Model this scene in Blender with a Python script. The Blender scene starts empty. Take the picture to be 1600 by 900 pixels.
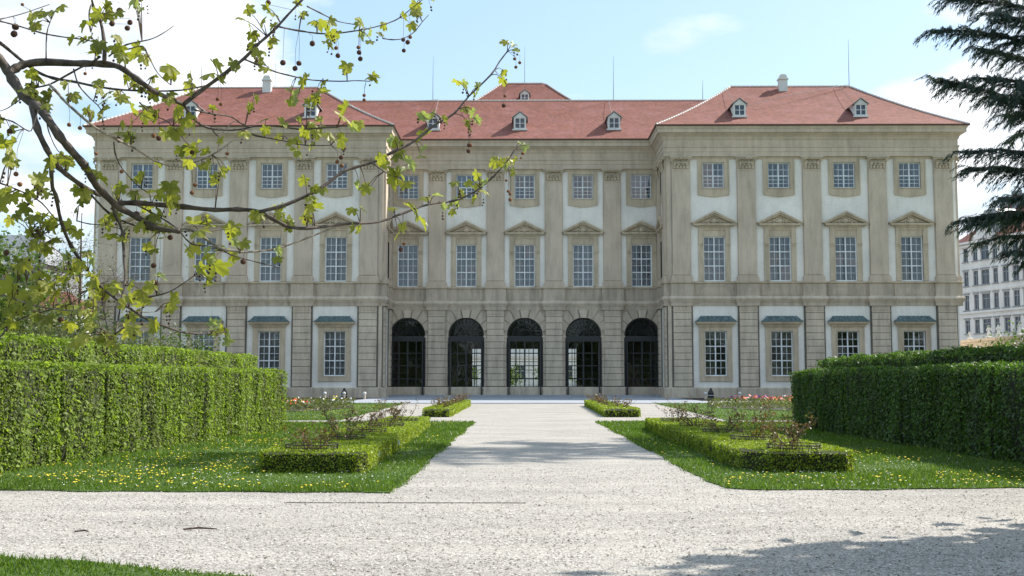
import bpy, bmesh, math, random
import numpy as np
from mathutils import Vector, Matrix
random.seed(7); RNG = np.random.default_rng(11)
R = math.radians
sc = bpy.context.scene
COL = sc.collection

# ------------------------------------------------------------------ camera, world, sun
F, EYE = 1750.0, 1.6                      # focal length in photo pixels (1600 wide), eye height
PITCH, YAW = math.atan(144/F), math.atan(15/F)
cam_d = bpy.data.cameras.new('camera'); cam = bpy.data.objects.new('camera', cam_d); COL.objects.link(cam)
cam_d.sensor_width = 36; cam_d.lens = 36*F/1600; cam_d.clip_end = 6000; cam_d.clip_start = 0.05
cam.location = (0, 0, EYE); cam.rotation_euler = (R(90)+PITCH, 0, YAW)
sc.camera = cam
SUN = Vector((0.95, 0.52, 1.0)).normalized()
ELEV = math.asin(SUN.z); AZ = math.atan2(SUN.x, SUN.y)
world = bpy.data.worlds.new('World'); sc.world = world; world.use_nodes = True
def build_world():
    nt = world.node_tree; N = nt.nodes; L = nt.links
    N.clear()
    out = N.new('ShaderNodeOutputWorld'); bg = N.new('ShaderNodeBackground')
    sky = N.new('ShaderNodeTexSky'); sky.sky_type = 'NISHITA'; sky.sun_disc = False
    sky.sun_elevation = ELEV; sky.sun_rotation = AZ; sky.air_density = 1.0; sky.dust_density = 1.2; sky.ozone_density = 1.0
    tc = N.new('ShaderNodeTexCoord'); sp = N.new('ShaderNodeSeparateXYZ'); L.new(tc.outputs['Generated'], sp.inputs[0])
    mx = N.new('ShaderNodeMath'); mx.operation = 'MAXIMUM'; mx.inputs[1].default_value = 0.0; L.new(sp.outputs['Z'], mx.inputs[0])
    ad = N.new('ShaderNodeMath'); ad.operation = 'ADD'; ad.inputs[1].default_value = 0.22; L.new(mx.outputs[0], ad.inputs[0])
    dv = N.new('ShaderNodeVectorMath'); dv.operation = 'DIVIDE'; L.new(tc.outputs['Generated'], dv.inputs[0])
    cb = N.new('ShaderNodeCombineXYZ'); L.new(ad.outputs[0], cb.inputs[0]); L.new(ad.outputs[0], cb.inputs[1]); cb.inputs[2].default_value = 1.0
    L.new(cb.outputs[0], dv.inputs[1])
    mp = N.new('ShaderNodeMapping'); mp.inputs['Location'].default_value = CLOUD_OFF; L.new(dv.outputs[0], mp.inputs[0])
    n1 = N.new('ShaderNodeTexNoise'); n1.inputs['Scale'].default_value = 1.5; n1.inputs['Detail'].default_value = 8; n1.inputs['Roughness'].default_value = 0.52
    L.new(mp.outputs[0], n1.inputs['Vector'])
    r1 = N.new('ShaderNodeValToRGB'); r1.color_ramp.elements[0].position = 0.515; r1.color_ramp.elements[1].position = 0.615
    L.new(n1.outputs['Fac'], r1.inputs[0])
    n2 = N.new('ShaderNodeTexNoise'); n2.inputs['Scale'].default_value = 3.4; n2.inputs['Detail'].default_value = 5
    L.new(mp.outputs[0], n2.inputs['Vector'])
    cc = N.new('ShaderNodeValToRGB')
    cc.color_ramp.elements[0].position = 0.35; cc.color_ramp.elements[0].color = (4.4, 4.8, 5.4, 1)
    cc.color_ramp.elements[1].position = 0.62; cc.color_ramp.elements[1].color = (6.6, 6.75, 6.9, 1)
    L.new(n2.outputs['Fac'], cc.inputs[0])
    # thin high veil that pales the blue everywhere
    veil = N.new('ShaderNodeMixRGB'); veil.inputs[0].default_value = 0.40; veil.inputs[2].default_value = (3.5, 5.1, 6.2, 1)
    L.new(sky.outputs[0], veil.inputs[1])
    mix = N.new('ShaderNodeMixRGB'); L.new(r1.outputs[0], mix.inputs[0]); L.new(veil.outputs[0], mix.inputs[1]); L.new(cc.outputs[0], mix.inputs[2])
    L.new(mix.outputs[0], bg.inputs[0]); bg.inputs[1].default_value = 0.12
    L.new(bg.outputs[0], out.inputs[0])
CLOUD_OFF = (0.0, 0.0, 0.0)
build_world()
sd = bpy.data.lights.new('sun', 'SUN'); sun = bpy.data.objects.new('sun', sd); COL.objects.link(sun)
sd.energy = 4.4; sd.angle = R(0.53); sd.color = (1.0, 0.955, 0.88)
sun.rotation_euler = SUN.to_track_quat('Z', 'Y').to_euler(); sun.location = (30, 20, 60)
sc.view_settings.view_transform = 'Standard'; sc.view_settings.look = 'None'
sc.view_settings.exposure = 0.78; sc.view_settings.gamma = 1.0
sc.cycles.transparent_max_bounces = 24; sc.cycles.max_bounces = 8

# ------------------------------------------------------------------ helpers
def ray(px, py):
    x = (px-800)/F; u = (450-py)/F
    fy = math.cos(PITCH)-u*math.sin(PITCH); fz = math.sin(PITCH)+u*math.cos(PITCH)
    return (x*math.cos(YAW)-fy*math.sin(YAW), x*math.sin(YAW)+fy*math.cos(YAW), fz)
def at(px, py, Y):                          # the place, Y metres in front of the viewer, on a line of sight
    r = ray(px, py); t = Y/r[1]; return Vector((r[0]*t, Y, EYE+r[2]*t))

def props(o, label=None, cat=None, group=None, kind=None):
    if label: o['label'] = label
    if cat: o['category'] = cat
    if group: o['group'] = group
    if kind: o['kind'] = kind
    return o
def empty(name, loc, label, cat, group=None):
    o = bpy.data.objects.new(name, None); COL.objects.link(o); o.location = loc; o.empty_display_size = 0.3
    return props(o, label, cat, group)
def link(name, me, parent=None, loc=(0, 0, 0), rot=(0, 0, 0), scale=None):
    o = bpy.data.objects.new(name, me); COL.objects.link(o)
    o.location = loc; o.rotation_euler = rot
    if scale is not None: o.scale = (scale,)*3 if isinstance(scale, (int, float)) else scale
    if parent is not None: o.parent = parent
    return o
def dup(o, loc=None, parent=None, rz=None):
    c = o.copy(); COL.objects.link(c); c.parent = parent
    if loc is not None: c.location = loc
    if rz is not None: c.rotation_euler.z = rz
    for ch in list(o.children): dup(ch, None, c)
    return c

class MB:
    def __init__(s): s.v = []; s.f = []; s.m = []; s.mi = 0
    def quad(s, a, b, c, d):
        n = len(s.v); s.v += [tuple(a), tuple(b), tuple(c), tuple(d)]; s.f.append((n, n+1, n+2, n+3)); s.m.append(s.mi)
    def poly(s, pts):
        n = len(s.v); s.v += [tuple(p) for p in pts]; s.f.append(tuple(range(n, n+len(pts)))); s.m.append(s.mi)
    def box(s, x0, x1, y0, y1, z0, z1):
        if x0 > x1: x0, x1 = x1, x0
        if y0 > y1: y0, y1 = y1, y0
        n = len(s.v)
        s.v += [(x0,y0,z0),(x1,y0,z0),(x1,y1,z0),(x0,y1,z0),(x0,y0,z1),(x1,y0,z1),(x1,y1,z1),(x0,y1,z1)]
        for q in ((0,3,2,1),(4,5,6,7),(0,1,5,4),(1,2,6,5),(2,3,7,6),(3,0,4,7)):
            s.f.append(tuple(n+i for i in q)); s.m.append(s.mi)
    def prism(s, pts, y0, y1):              # polygon in x,z extruded in y
        n = len(s.v); k = len(pts)
        s.v += [(x, y0, z) for x, z in pts]+[(x, y1, z) for x, z in pts]
        s.f.append(tuple(range(n, n+k))); s.m.append(s.mi)
        s.f.append(tuple(range(n+2*k-1, n+k-1, -1))); s.m.append(s.mi)
        for i in range(k):
            j = (i+1) % k; s.f.append((n+i, n+k+i, n+k+j, n+j)); s.m.append(s.mi)
    def tube(s, pts, rad, seg=6, cap=True):
        pts = [Vector(p) for p in pts]; n0 = len(s.v); up = None
        for i, p in enumerate(pts):
            t = (pts[min(i+1, len(pts)-1)]-pts[max(i-1, 0)]).normalized()
            if up is None: up = Vector((0, 0, 1)) if abs(t.z) < 0.9 else Vector((1, 0, 0))
            a = t.cross(up).normalized(); b = a.cross(t).normalized(); up = b
            r = rad[i] if isinstance(rad, (list, tuple)) else rad
            for k in range(seg):
                an = 2*math.pi*k/seg; s.v.append(tuple(p+a*math.cos(an)*r+b*math.sin(an)*r))
        for i in range(len(pts)-1):
            for k in range(seg):
                k2 = (k+1) % seg; A = n0+i*seg
                s.f.append((A+k, A+k2, A+seg+k2, A+seg+k)); s.m.append(s.mi)
        if cap:
            s.f.append(tuple(n0+k for k in range(seg-1, -1, -1))); s.m.append(s.mi)
            e = n0+(len(pts)-1)*seg; s.f.append(tuple(e+k for k in range(seg))); s.m.append(s.mi)
    def lathe(s, prof, c=(0, 0, 0), seg=12):
        n0 = len(s.v)
        for r, z in prof:
            for k in range(seg):
                an = 2*math.pi*k/seg; s.v.append((c[0]+r*math.cos(an), c[1]+r*math.sin(an), c[2]+z))
        for i in range(len(prof)-1):
            for k in range(seg):
                k2 = (k+1) % seg; A = n0+i*seg
                s.f.append((A+k, A+k2, A+seg+k2, A+seg+k)); s.m.append(s.mi)
    def ball(s, c, r, seg=8, rings=6, sq=(1, 1, 1), jit=0.0):
        n0 = len(s.v)
        for i in range(rings+1):
            ph = math.pi*i/rings
            for k in range(seg):
                an = 2*math.pi*k/seg; q = r*(1+random.uniform(-jit, jit))
                s.v.append((c[0]+q*math.sin(ph)*math.cos(an)*sq[0], c[1]+q*math.sin(ph)*math.sin(an)*sq[1], c[2]+q*math.cos(ph)*sq[2]))
        for i in range(rings):
            for k in range(seg):
                k2 = (k+1) % seg; A = n0+i*seg
                s.f.append((A+seg+k, A+seg+k2, A+k2, A+k)); s.m.append(s.mi)
    def mesh(s, name, mats, smooth=False):
        me = bpy.data.meshes.new(name); me.from_pydata(s.v, [], s.f)
        if not isinstance(mats, (list, tuple)): mats = [mats]
        for m in mats: me.materials.append(m)
        if len(mats) > 1: me.polygons.foreach_set('material_index', s.m)
        if smooth: me.polygons.foreach_set('use_smooth', [True]*len(me.polygons))
        me.update(); return me
    def obj(s, name, mats, parent=None, loc=(0, 0, 0), smooth=False, rz=0):
        return link(name, s.mesh(name, mats, smooth), parent, loc, (0, 0, rz))

def np_mesh(name, V, Fc, mat, smooth=False):        # V (n,3), Fc (m,k) arrays
    me = bpy.data.meshes.new(name); n, k = len(V), Fc.shape[1]
    me.vertices.add(n); me.vertices.foreach_set('co', np.ascontiguousarray(V, dtype=np.float32).ravel())
    me.loops.add(Fc.size); me.loops.foreach_set('vertex_index', np.ascontiguousarray(Fc, dtype=np.int32).ravel())
    me.polygons.add(len(Fc)); me.polygons.foreach_set('loop_start', np.arange(0, Fc.size, k, dtype=np.int32))
    try: me.polygons.foreach_set('loop_total', np.full(len(Fc), k, dtype=np.int32))
    except Exception: pass
    if smooth: me.polygons.foreach_set('use_smooth', np.ones(len(Fc), dtype=bool))
    me.materials.append(mat); me.update(calc_edges=True); me.validate(); return me

def cards(P, Nrm, size, aspect=0.6, spread=0.6, fold=0.25):
    """leaf-like folded rhombi at P, facing roughly Nrm; returns verts, quads"""
    n = len(P); Nn = Nrm+RNG.normal(0, spread, (n, 3)); Nn /= np.linalg.norm(Nn, axis=1)[:, None]+1e-9
    t = RNG.normal(0, 1, (n, 3)); t -= (t*Nn).sum(1)[:, None]*Nn; t /= np.linalg.norm(t, axis=1)[:, None]+1e-9
    b = np.cross(Nn, t); s = size*np.exp(RNG.normal(-.05, .33, n))[:, None] if np.isscalar(size) else np.asarray(size)[:, None]
    V = np.empty((n, 4, 3)); h = s*0.5
    V[:, 0] = P-t*h; V[:, 1] = P+b*h*aspect+Nn*h*fold; V[:, 2] = P+t*h; V[:, 3] = P-b*h*aspect+Nn*h*fold
    return V.reshape(-1, 3), np.arange(n*4).reshape(n, 4)

def vnoise(P, scale, seed=0):              # cheap smooth pseudo noise (sum of sines)
    rs = np.random.default_rng(seed); o = np.zeros(len(P))
    for i in range(6):
        d = rs.normal(0, 1, 3); d /= np.linalg.norm(d); o += np.sin((P@d)*scale*rs.uniform(0.6, 1.8)+rs.uniform(0, 6.28))
    return o/6

# ------------------------------------------------------------------ materials
def newmat(name):
    m = bpy.data.materials.new(name); m.use_nodes = True; nt = m.node_tree; b = nt.nodes['Principled BSDF']; return m, nt, b
def coords(nt, scale=(1, 1, 1), kind='Object', world_pos=False):
    if world_pos:
        g = nt.nodes.new('ShaderNodeNewGeometry'); o = g.outputs['Position']
    else:
        g = nt.nodes.new('ShaderNodeTexCoord'); o = g.outputs[kind]
    mp = nt.nodes.new('ShaderNodeMapping'); mp.inputs['Scale'].default_value = scale; nt.links.new(o, mp.inputs[0]); return mp.outputs[0]
def noise(nt, vec, scale, detail=4, rough=0.55):
    n = nt.nodes.new('ShaderNodeTexNoise'); n.inputs['Scale'].default_value = scale; n.inputs['Detail'].default_value = detail
    n.inputs['Roughness'].default_value = rough; nt.links.new(vec, n.inputs['Vector']); return n.outputs['Fac']
def ramp(nt, fac, stops):
    r = nt.nodes.new('ShaderNodeValToRGB'); e = r.color_ramp.elements
    while len(e) < len(stops): e.new(0.5)
    for i, (p, c) in enumerate(stops): e[i].position = p; e[i].color = (*c, 1) if len(c) == 3 else c
    nt.links.new(fac, r.inputs[0]); return r.outputs[0]
def mix(nt, fac, a, b, mode='MIX'):
    m = nt.nodes.new('ShaderNodeMixRGB'); m.blend_type = mode
    for s, v in ((0, fac), (1, a), (2, b)):
        if hasattr(v, 'links'): nt.links.new(v, m.inputs[s])
        elif s == 0: m.inputs[0].default_value = v
        else: m.inputs[s].default_value = (*v, 1)
    return m.outputs[0]
def bump(nt, b, h, strength, dist):
    n = nt.nodes.new('ShaderNodeBump'); n.inputs['Strength'].default_value = strength; n.inputs['Distance'].default_value = dist
    nt.links.new(h, n.inputs['Height']); nt.links.new(n.outputs[0], b.inputs['Normal'])

def plaster(name, c, dirt, amt=0.5, rough=0.9, streak=True, bmp=0.3, grain=9.0):
    m, nt, b = newmat(name); v = coords(nt, world_pos=True)
    big = noise(nt, v, 0.35, 5); mid = noise(nt, coords(nt, (1.2, 1.2, 0.22), world_pos=True), 1.6, 6, 0.65); fine = noise(nt, v, grain, 4, 0.7)
    f1 = ramp(nt, mid, [(0.42, (0, 0, 0)), (0.72, (amt,)*3)])
    col = mix(nt, f1, c, dirt)
    f2 = ramp(nt, big, [(0.35, (0.90,)*3), (0.65, (1.06,)*3)]); col = mix(nt, 1.0, col, f2, 'MULTIPLY')
    f3 = ramp(nt, fine, [(0.3, (0.90,)*3), (0.7, (1.07,)*3)]); col = mix(nt, 1.0, col, f3, 'MULTIPLY')
    nt.links.new(col, b.inputs['Base Color']); b.inputs['Roughness'].default_value = rough
    bump(nt, b, fine, bmp, 0.02); return m
M = {}
M['white'] = plaster('white_plaster', (0.84, 0.80, 0.745), (0.68, 0.64, 0.58), 0.5)
M['beige'] = plaster('beige_plaster', (0.595, 0.49, 0.385), (0.40, 0.325, 0.25), 0.75)
M['trim'] = plaster('ochre_trim', (0.575, 0.475, 0.35), (0.34, 0.275, 0.20), 0.8)
M['stone'] = plaster('grey_sandstone', (0.60, 0.505, 0.395), (0.36, 0.30, 0.235), 0.85, grain=5)
M['stone2'] = plaster('weathered_sandstone', (0.52, 0.435, 0.34), (0.28, 0.235, 0.185), 0.85, grain=6)
M['paving'] = plaster('grey_paving', (0.34, 0.36, 0.40), (0.26, 0.28, 0.31), 0.6, grain=20)
M['joint'] = plaster('joint_mortar', (0.16, 0.145, 0.12), (0.11, 0.10, 0.085), 0.6)
M['soil'] = plaster('dark_soil', (0.055, 0.045, 0.035), (0.03, 0.026, 0.02), 0.8, grain=25)
M['plasterhouse'] = plaster('pale_house_plaster', (0.80, 0.79, 0.77), (0.62, 0.61, 0.60), 0.5)
M['greyhouse'] = plaster('grey_house_plaster', (0.30, 0.31, 0.33), (0.22, 0.22, 0.23), 0.6)
M['chimney'] = plaster('whitewashed_chimney', (0.72, 0.72, 0.70), (0.5, 0.5, 0.5), 0.5)
M['statue'] = plaster('white_statue_stone', (0.68, 0.67, 0.64), (0.4, 0.4, 0.38), 0.6)

def simple(name, c, rough=0.5, metal=0.0, var=0.12, scale=6.0, bmp=0.0):
    m, nt, b = newmat(name); f = noise(nt, coords(nt, world_pos=True), scale, 4)
    col = mix(nt, 1.0, c, ramp(nt, f, [(0.3, (1-var,)*3), (0.7, (1+var,)*3)]), 'MULTIPLY')
    nt.links.new(col, b.inputs['Base Color']); b.inputs['Roughness'].default_value = rough; b.inputs['Metallic'].default_value = metal
    if bmp: bump(nt, b, f, bmp, 0.01)
    return m
M['frame'] = simple('white_painted_wood', (0.72, 0.74, 0.76), 0.5)
M['iron'] = simple('black_wrought_iron', (0.016, 0.019, 0.022), 0.45)
M['wire'] = simple('rusty_dark_wire', (0.035, 0.028, 0.022), 0.7)
M['zinc'] = simple('grey_zinc', (0.30, 0.31, 0.32), 0.5, 0.3)
M['gutter'] = simple('brown_copper_gutter', (0.10, 0.05, 0.035), 0.6)
M['rod'] = simple('grey_rod', (0.22, 0.23, 0.24), 0.6)
M['dark'] = simple('dark_interior', (0.035, 0.035, 0.037), 0.9)
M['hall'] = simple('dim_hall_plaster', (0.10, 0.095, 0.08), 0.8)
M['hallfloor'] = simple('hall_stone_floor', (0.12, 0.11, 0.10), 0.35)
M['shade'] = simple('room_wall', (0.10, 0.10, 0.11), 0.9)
M['mortar'] = simple('pale_ridge_mortar', (0.62, 0.56, 0.52), 0.9, var=0.25, scale=14)
M['fruit'] = simple('brown_seed_ball', (0.13, 0.06, 0.04), 0.95, var=0.5, scale=420, bmp=1.0)
M['budfruit'] = simple('young_seed_ball', (0.30, 0.13, 0.06), 0.95, var=0.5, scale=420, bmp=1.0)
M['bud'] = simple('dark_flower_bud', (0.06, 0.035, 0.02), 0.9)
M['tag'] = simple('pale_plant_tag', (0.6, 0.68, 0.72), 0.5)
M['lampglass'] = simple('pale_lamp_rim', (0.7, 0.7, 0.7), 0.4)

def copper():
    m, nt, b = newmat('green_copper'); v = coords(nt, world_pos=True); f = noise(nt, coords(nt, (3, 3, 1), world_pos=True), 2.0, 6, 0.7)
    col = ramp(nt, f, [(0.3, (0.03, 0.045, 0.05)), (0.5, (0.085, 0.13, 0.135)), (0.7, (0.19, 0.27, 0.265))])
    nt.links.new(col, b.inputs['Base Color']); b.inputs['Roughness'].default_value = 0.7; return m
M['copper'] = copper()

def curtain():
    m, nt, b = newmat('white_net_curtain'); f = noise(nt, coords(nt, (6, 1, 0.4), world_pos=True), 2.0, 3)
    col = ramp(nt, f, [(0.3, (0.26, 0.27, 0.30)), (0.7, (0.50, 0.51, 0.55))]); nt.links.new(col, b.inputs['Base Color']); b.inputs['Roughness'].default_value = 0.9; return m
M['curtain'] = curtain()

def glass(name, refl=0.10, tint=(0.86, 0.9, 0.95)):
    m = bpy.data.materials.new(name); m.use_nodes = True; nt = m.node_tree; nt.nodes.clear()
    o = nt.nodes.new('ShaderNodeOutputMaterial'); t = nt.nodes.new('ShaderNodeBsdfTransparent'); t.inputs[0].default_value = (*tint, 1)
    g = nt.nodes.new('ShaderNodeBsdfGlossy'); g.inputs['Roughness'].default_value = 0.04
    wav = noise(nt, coords(nt, world_pos=True), 1.3, 2); bn = nt.nodes.new('ShaderNodeBump'); bn.inputs['Strength'].default_value = 0.25; bn.inputs['Distance'].default_value = 0.02
    nt.links.new(wav, bn.inputs['Height']); nt.links.new(bn.outputs[0], g.inputs['Normal'])
    fr = nt.nodes.new('ShaderNodeFresnel'); fr.inputs[0].default_value = 1.5
    ad = nt.nodes.new('ShaderNodeMath'); ad.operation = 'ADD'; ad.inputs[1].default_value = refl; ad.use_clamp = True; nt.links.new(fr.outputs[0], ad.inputs[0])
    mx = nt.nodes.new('ShaderNodeMixShader'); nt.links.new(ad.outputs[0], mx.inputs[0]); nt.links.new(t.outputs[0], mx.inputs[1]); nt.links.new(g.outputs[0], mx.inputs[2])
    nt.links.new(mx.outputs[0], o.inputs[0]); return m
M['glass'] = glass('old_window_glass', 0.05, (.8,.82,.85))
M['glassblue'] = glass('upper_glass_sky_tint', 0.10, (.42, .5, .64))  # blue of the reflected sky put into the pane tint
M['glassdark'] = glass('door_glass', 0.02, (0.8, 0.84, 0.8))

def roof_mat():
    m, nt, b = newmat('red_clay_tiles'); g = nt.nodes.new('ShaderNodeNewGeometry'); sp = nt.nodes.new('ShaderNodeSeparateXYZ'); nt.links.new(g.outputs['Position'], sp.inputs[0])
    ad = nt.nodes.new('ShaderNodeMath'); nt.links.new(sp.outputs[0], ad.inputs[0]); nt.links.new(sp.outputs[1], ad.inputs[1])
    cb = nt.nodes.new('ShaderNodeCombineXYZ'); nt.links.new(ad.outputs[0], cb.inputs[0]); nt.links.new(sp.outputs[2], cb.inputs[1])
    bt = nt.nodes.new('ShaderNodeTexBrick'); nt.links.new(cb.outputs[0], bt.inputs['Vector']); bt.inputs['Scale'].default_value = 1.0
    bt.inputs['Brick Width'].default_value = 0.2; bt.inputs['Row Height'].default_value = 0.13; bt.inputs['Mortar Size'].default_value = 0.012
    bt.inputs['Color1'].default_value = (0.31, 0.104, 0.060, 1); bt.inputs['Color2'].default_value = (0.19, 0.058, 0.042, 1); bt.inputs['Mortar'].default_value = (0.07, 0.024, 0.02, 1)
    bt.inputs['Bias'].default_value = -0.1
    n1 = noise(nt, coords(nt, (1, 1, 2), world_pos=True), 0.45, 6, 0.7); n2 = noise(nt, coords(nt, (1, 1, 5), world_pos=True), 2.5, 5, 0.7)
    col = mix(nt, ramp(nt, n1, [(0.45, (0, 0, 0)), (0.66, (0.4,)*3)]), bt.outputs['Color'], (0.32, 0.135, 0.135))
    col = mix(nt, 1.0, col, ramp(nt, n2, [(0.3, (0.70,)*3), (0.7, (1.25,)*3)]), 'MULTIPLY')
    nt.links.new(col, b.inputs['Base Color']); b.inputs['Roughness'].default_value = 0.85
    bump(nt, b, bt.outputs['Fac'], -0.4, 0.02); return m
M['roof'] = roof_mat()

def gravel_mat():
    m, nt, b = newmat('pale_gravel'); v = coords(nt, world_pos=True)
    vo = nt.nodes.new('ShaderNodeTexVoronoi'); vo.inputs['Scale'].default_value = 55; nt.links.new(v, vo.inputs['Vector'])
    sep = nt.nodes.new('ShaderNodeSeparateColor'); nt.links.new(vo.outputs['Color'], sep.inputs[0])
    c = ramp(nt, sep.outputs[0], [(0.0, (0.07, 0.06, 0.05)), (0.14, (0.20, 0.175, 0.15)), (0.35, (0.345, 0.32, 0.285)), (0.8, (0.455, 0.425, 0.38)), (1.0, (0.60, 0.57, 0.52))])
    vd = ramp(nt, vo.outputs['Distance'], [(0.0, (1.05,)*3), (0.55, (0.95,)*3), (0.9, (0.5,)*3)])
    c = mix(nt, 1.0, c, vd, 'MULTIPLY')
    patch = noise(nt, coords(nt, (0.5, 1.6, 1), world_pos=True), 0.9, 6, 0.65)
    c = mix(nt, ramp(nt, patch, [(0.42, (0, 0, 0)), (0.7, (0.65,)*3)]), c, (0.44, 0.405, 0.355))
    trk = noise(nt, coords(nt, (0.22, 0.9, 1), world_pos=True), 1.0, 5, 0.55); c = mix(nt, 1.0, c, ramp(nt, trk, [(0.35, (0.86,)*3), (0.5, (1.0,)*3), (0.65, (1.08,)*3)]), 'MULTIPLY')
    cl = noise(nt, v, 14, 4, 0.7); c = mix(nt, 1.0, c, ramp(nt, cl, [(0.3, (0.78,)*3), (0.55, (1.0,)*3), (0.75, (1.1,)*3)]), 'MULTIPLY')
    nt.links.new(c, b.inputs['Base Color']); b.inputs['Roughness'].default_value = 0.95
    bump(nt, b, mix(nt, 0.5, vo.outputs['Distance'], cl), -0.6, 0.03); return m
M['gravel'] = gravel_mat()
def pebble_mat():
    m, nt, b = newmat('loose_pebbles'); g = nt.nodes.new('ShaderNodeNewGeometry')
    c = ramp(nt, g.outputs['Random Per Island'], [(0.0, (0.10, 0.085, 0.07)), (0.25, (0.26, 0.23, 0.20)), (0.7, (0.45, 0.41, 0.36)), (1.0, (0.62, 0.58, 0.53))])
    nt.links.new(c, b.inputs['Base Color']); b.inputs['Roughness'].default_value = 0.9; return m
M['pebble'] = pebble_mat()

def lawn_mat():
    m, nt, b = newmat('lawn_ground'); v = coords(nt, world_pos=True); a = noise(nt, v, 0.6, 6, 0.6); f = noise(nt, v, 30, 5, 0.75)
    c = ramp(nt, a, [(0.3, (0.045, 0.085, 0.012)), (0.55, (0.07, 0.125, 0.018)), (0.75, (0.11, 0.155, 0.026))])
    c = mix(nt, 1.0, c, ramp(nt, f, [(0.3, (0.55,)*3), (0.7, (1.45,)*3)]), 'MULTIPLY')
    nt.links.new(c, b.inputs['Base Color']); b.inputs['Roughness'].default_value = 0.9; bump(nt, b, f, 0.8, 0.03); return m
M['lawn'] = lawn_mat()

def leaf_mat(name, dark, mid, light, transl=0.45, patch=None, pscale=1.0, gloss=0.45):
    m, nt, b = newmat(name); g = nt.nodes.new('ShaderNodeNewGeometry')
    c = ramp(nt, g.outputs['Random Per Island'], [(0.0, dark), (0.5, mid), (1.0, light)])
    if patch:
        n = noise(nt, coords(nt, (1.6, 1.6, 0.5), world_pos=True), pscale, 4, 0.6)
        c = mix(nt, ramp(nt, n, [(0.48, (0, 0, 0)), (0.66, (0.75,)*3)]), c, patch)
    nt.links.new(c, b.inputs['Base Color']); b.inputs['Roughness'].default_value = gloss; b.inputs['Specular IOR Level'].default_value = 0.35
    tr = nt.nodes.new('ShaderNodeBsdfTranslucent'); c2 = mix(nt, 1.0, c, (1.25, 1.35, 0.55), 'MULTIPLY'); nt.links.new(c2, tr.inputs[0])
    mx = nt.nodes.new('ShaderNodeMixShader'); mx.inputs[0].default_value = transl
    nt.links.new(b.outputs[0], mx.inputs[1]); nt.links.new(tr.outputs[0], mx.inputs[2])
    nt.links.new(mx.outputs[0], nt.nodes['Material Output'].inputs[0]); return m
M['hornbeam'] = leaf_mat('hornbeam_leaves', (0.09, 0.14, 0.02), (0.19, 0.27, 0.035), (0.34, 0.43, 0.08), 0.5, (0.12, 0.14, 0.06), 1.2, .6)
M['hornbeam_shade'] = leaf_mat('shade_tinted_hedge_leaves', (0.035, 0.085, 0.016), (0.075, 0.15, 0.024), (0.16, 0.25, 0.04), 0.4, (0.05, 0.075, 0.03), 1.0)  # shade of the right hedges painted in as a darker leaf colour
M['boxleaf'] = leaf_mat('box_leaves', (0.11, 0.17, 0.014), (0.25, 0.325, 0.024), (0.42, 0.48, 0.045), 0.35)
M['boxcore'] = simple('box_hedge_twigs', (0.03, 0.032, 0.012), 0.95)
M['core'] = simple('hedge_twigs', (0.028, 0.03, 0.014), 0.95)
M['grass'] = leaf_mat('grass_blades', (0.055, 0.105, 0.014), (0.095, 0.165, 0.02), (0.17, 0.25, 0.035), 0.4)
M['plane'] = leaf_mat('young_plane_leaves', (0.15, 0.165, 0.04), (0.26, 0.27, 0.05), (0.40, 0.38, 0.09), 0.5)
M['plane_pale'] = leaf_mat('pale_downy_plane_leaves', (0.24, 0.29, 0.10), (0.30, 0.34, 0.15), (0.38, 0.40, 0.22), 0.45)
M['rose'] = leaf_mat('red_young_rose_leaves', (0.13, 0.06, 0.035), (0.20, 0.11, 0.06), (0.12, 0.15, 0.05), 0.3)
M['cedar'] = leaf_mat('dark_cedar_needles', (0.02, 0.042, 0.036), (0.036, 0.066, 0.055), (0.07, 0.11, 0.09), 0.2, gloss=0.6)
M['tree'] = leaf_mat('tree_leaves', (0.05, 0.09, 0.02), (0.09, 0.14, 0.03), (0.14, 0.20, 0.05), 0.4)
M['shrub'] = leaf_mat('shrub_leaves', (0.06, 0.08, 0.03), (0.10, 0.13, 0.045), (0.17, 0.19, 0.07), 0.4, (0.13, 0.10, 0.06), 0.5)
M['yellow'] = simple('dandelion_yellow', (0.80, 0.62, 0.03), 0.7)
M['daisy'] = simple('daisy_white', (0.8, 0.8, 0.78), 0.7)
M['redflower'] = simple('red_tulips', (0.80, 0.10, 0.03), 0.6, var=0.4, scale=9)
M['orangeflower'] = simple('orange_flowers', (0.85, 0.28, 0.05), 0.6)
M['purple'] = simple('purple_flowers', (0.30, 0.05, 0.25), 0.6)

def bark_mat(name, a, b_, c_, scale=18.0):
    m, nt, b = newmat(name); v = coords(nt, world_pos=True); n = noise(nt, v, scale, 6, 0.65)
    c = ramp(nt, n, [(0.35, a), (0.52, b_), (0.68, c_)]); nt.links.new(c, b.inputs['Base Color']); b.inputs['Roughness'].default_value = 0.85
    bump(nt, b, n, 0.5, 0.008); return m
M['bark'] = bark_mat('plane_tree_bark', (0.045, 0.035, 0.03), (0.085, 0.065, 0.052), (0.15, 0.12, 0.095))
M['palebark'] = bark_mat('pale_plane_bark', (0.16, 0.13, 0.10), (0.28, 0.24, 0.19), (0.42, 0.38, 0.31))
M['twig'] = bark_mat('brown_twigs', (0.05, 0.032, 0.022), (0.09, 0.055, 0.035), (0.14, 0.09, 0.06))
M['cedarbark'] = bark_mat('cedar_bark', (0.05, 0.03, 0.025), (0.09, 0.06, 0.045), (0.14, 0.09, 0.07), 4)

# ------------------------------------------------------------------ ground
def sheet(name, pts, z, mat, sub=None):
    b = MB(); b.poly([(x, y, z) for x, y in pts]); o = b.obj(name, mat); o['kind'] = 'structure'; return o
b = MB(); S = 2500; b.quad((-S, -S, -0.03), (S, -S, -0.03), (S, S, -0.03), (-S, S, -0.03)); g = b.obj('ground', M['lawn']); g['kind'] = 'structure'
sheet('gravel_path', [(-70, -25), (75, -25), (75, 260), (-70, 260)], 0.0, M['gravel'])

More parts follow.
